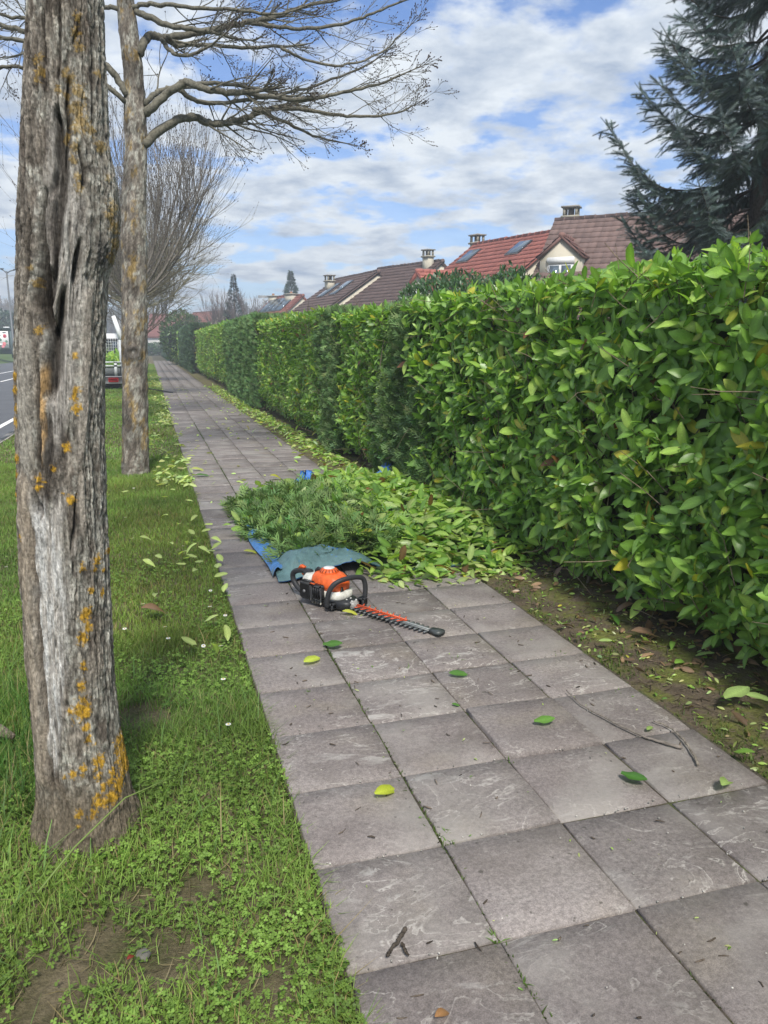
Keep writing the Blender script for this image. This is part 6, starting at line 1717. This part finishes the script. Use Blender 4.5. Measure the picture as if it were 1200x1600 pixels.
def litter():
    r = np.random.default_rng(230); mb = MB(); tw = MB()
    def leaves(n, x, y, z, L, cols, flat=.5):
        D = np.stack([r.normal(0, 1, n), r.normal(0, 1, n), r.normal(.05, .25, n)], 1); Nn = np.stack([r.normal(0, flat, n), r.normal(0, flat, n), np.ones(n)], 1)
        S = r.uniform(*L, n); R = frame(D, Nn)*S[:, None, None]; t = r.integers(0, 2, n)
        for i in range(2): mb.scatter(LEAF_S[i], R[t == i], np.stack([x, y, z], 1)[t == i], cols[t == i])
    pale = lambda n: np.array([.38, .45, .17])*r.uniform(.6, 1.25, (n, 1))*(1+r.normal(0, .08, (n, 3)))
    mix = lambda n: np.where(r.random((n, 1)) < .55, pale(n), laurel_cols(n, r, .04, .5))
    # band of cuttings along the hedge foot, beyond the heap
    n = 1900; y = 8.1*(30/8.1)**r.random(n); x = 2.42-np.abs(r.normal(0, .19, n))-.15*(y > 13)*r.random(n)*np.minimum(1, (y-13)/6); leaves(n, x, y, r.uniform(.0, .05, n), (.06, .12), mix(n))
    # cuttings on the verge edge down the path
    n = 2400; y = 8.6*(40/8.6)**r.random(n); x = PATH_L-np.abs(r.normal(0, .20, n))+.03; kq = r.random(n) < sstep(.42, .62, fbm(x*4, y*1.2, 233, 3))*.8; x, y = x[kq], y[kq]; n = len(x); leaves(n, x, y, r.uniform(.015, .05, n), (.06, .12), pale(n))
    # sparse on the far paving
    n = 170; y = 7.5*(30/7.5)**r.random(n); x = r.uniform(PATH_L, PATH_R, n); leaves(n, x, y, np.full(n, .014), (.05, .11), pale(n), .3)
    # crumbs on the soil near the viewer
    n = 620; y = r.uniform(1.6, 5.0, n); x = PATH_R+.02+r.random(n)**.8*.55; leaves(n, x, y, soil_z(x, y)+.012, (.012, .04), mix(n), .6)
    n = 600; y = r.uniform(1.5, 8.0, n); x = PATH_R+.10+r.random(n)**.8*.65; leaves(n, x, y, soil_z(x, y)+.014, (.03, .08), np.array([.22, .145, .09])*r.uniform(.4, 1.5, (n, 1)), .9)
    # shed on the near paving
    n = 110; y = r.uniform(1.3, 5.0, n); x = r.uniform(PATH_L+.02, PATH_R, n); leaves(n, x, y, np.full(n, .007), (.006, .018), mix(n), .3)
    # bits in the heap's surroundings
    n = 160; y = r.normal(4.66, .10, n); x = r.uniform(1.3, 2.4, n); leaves(n, x, y, np.full(n, .012), (.04, .11), mix(n), .5)
    o = mb.build('leaf_litter', M_LEAF, kind='stuff', smooth=True); props(o, 'scattered hedge cuttings along the hedge foot and verge edge', 'leaf litter')
    for i in range(105):
        p = np.array([r.uniform(PATH_L+.02, PATH_R), r.uniform(1.25, 4.6), .006]); a = r.random()*6.28; L = r.uniform(.008, .035)
        d = np.array([math.cos(a), math.sin(a), 0]); tw.tube([p, p+d*L*.5+r.normal(0, .001, 3), p+d*L], np.array([.0022, .0026, .0012])*r.uniform(.5, 1.3), 5, np.array([.085, .068, .052])*r.uniform(.5, 2.2))
    for i in range(260):
        p = np.array([r.uniform(PATH_L+.01, PATH_R), ROW0+.41*r.integers(-1, 8)+r.normal(0, .012), .004]) if r.random() < .6 else np.array([r.uniform(PATH_L, PATH_R), r.uniform(1.2, 5), .003])
        tw.box(p, r.uniform(.002, .0055, 3), np.array([.42, .40, .36])*r.uniform(.5, 1.5), R=np.array(Matrix.Rotation(r.random()*3, 3, 'Z')))
    for i in range(420):
        y = r.uniform(1.7, 5.5); x = PATH_R+.03+.5*r.random(); p = np.array([x, y, float(soil_z(np.array(x), np.array(y)))+.008]); a = r.random()*6.28; L = r.uniform(.015, .09)
        d = np.array([math.cos(a), math.sin(a), .05]); tw.tube([p, p+d*L*.5+r.normal(0, .003, 3), p+d*L], [.002, .002, .001], 4, np.array([.11, .085, .06])*r.uniform(.5, 1.5))
    o = tw.build('twig_crumbs', M_TWIG, kind='stuff'); props(o, 'tiny twig fragments and crumbs on paving and soil', 'debris')
    g2 = MB(); n = 7000; x = PATH_R+.012+np.abs(r.normal(0, .13, n)); y = r.uniform(1.5, 8, n); k = r.random(n) < sstep(.42, .62, fbm(x*5, y*5, 231, 3)); x, y = x[k], y[k]; n = len(x)
    a = r.random(n)*6.28; H = r.uniform(.008, .03, n); Wd = r.uniform(.003, .006, n); R = np.zeros((n, 3, 3)); R[:, 0, 0] = np.cos(a)*Wd; R[:, 1, 0] = np.sin(a)*Wd; R[:, 0, 1] = -np.sin(a)*H; R[:, 1, 1] = np.cos(a)*H; R[:, 2, 2] = H
    t = r.integers(0, 3, n); T = np.stack([x, y, soil_z(x, y)], 1); C = np.array([.10, .15, .03])*r.uniform(.5, 1.4, (n, 1))
    for i in range(3): g2.scatter(BL[i], R[t == i], T[t == i], C[t == i])
    o = g2.build('moss_tufts', M_GRASS, kind='stuff'); props(o, 'moss and thin grass on the soil strip beside the paving', 'moss')
litter()

# ================================================================== thin air haze
def haze():
    m = bpy.data.materials.new('haze'); m.use_nodes = True; nt = m.node_tree; nt.nodes.clear()
    o_ = nt.nodes.new('ShaderNodeOutputMaterial'); v = nt.nodes.new('ShaderNodeVolumePrincipled')
    v.inputs['Color'].default_value = (.86, .93, 1.0, 1); v.inputs['Density'].default_value = .0030; v.inputs['Anisotropy'].default_value = .2
    nt.links.new(v.outputs[0], o_.inputs['Volume'])
    o = MB().box((0, 650, 8.5), (1840, 1940, 20), (.5, .5, .5)).build('haze', m, kind='stuff')
haze()
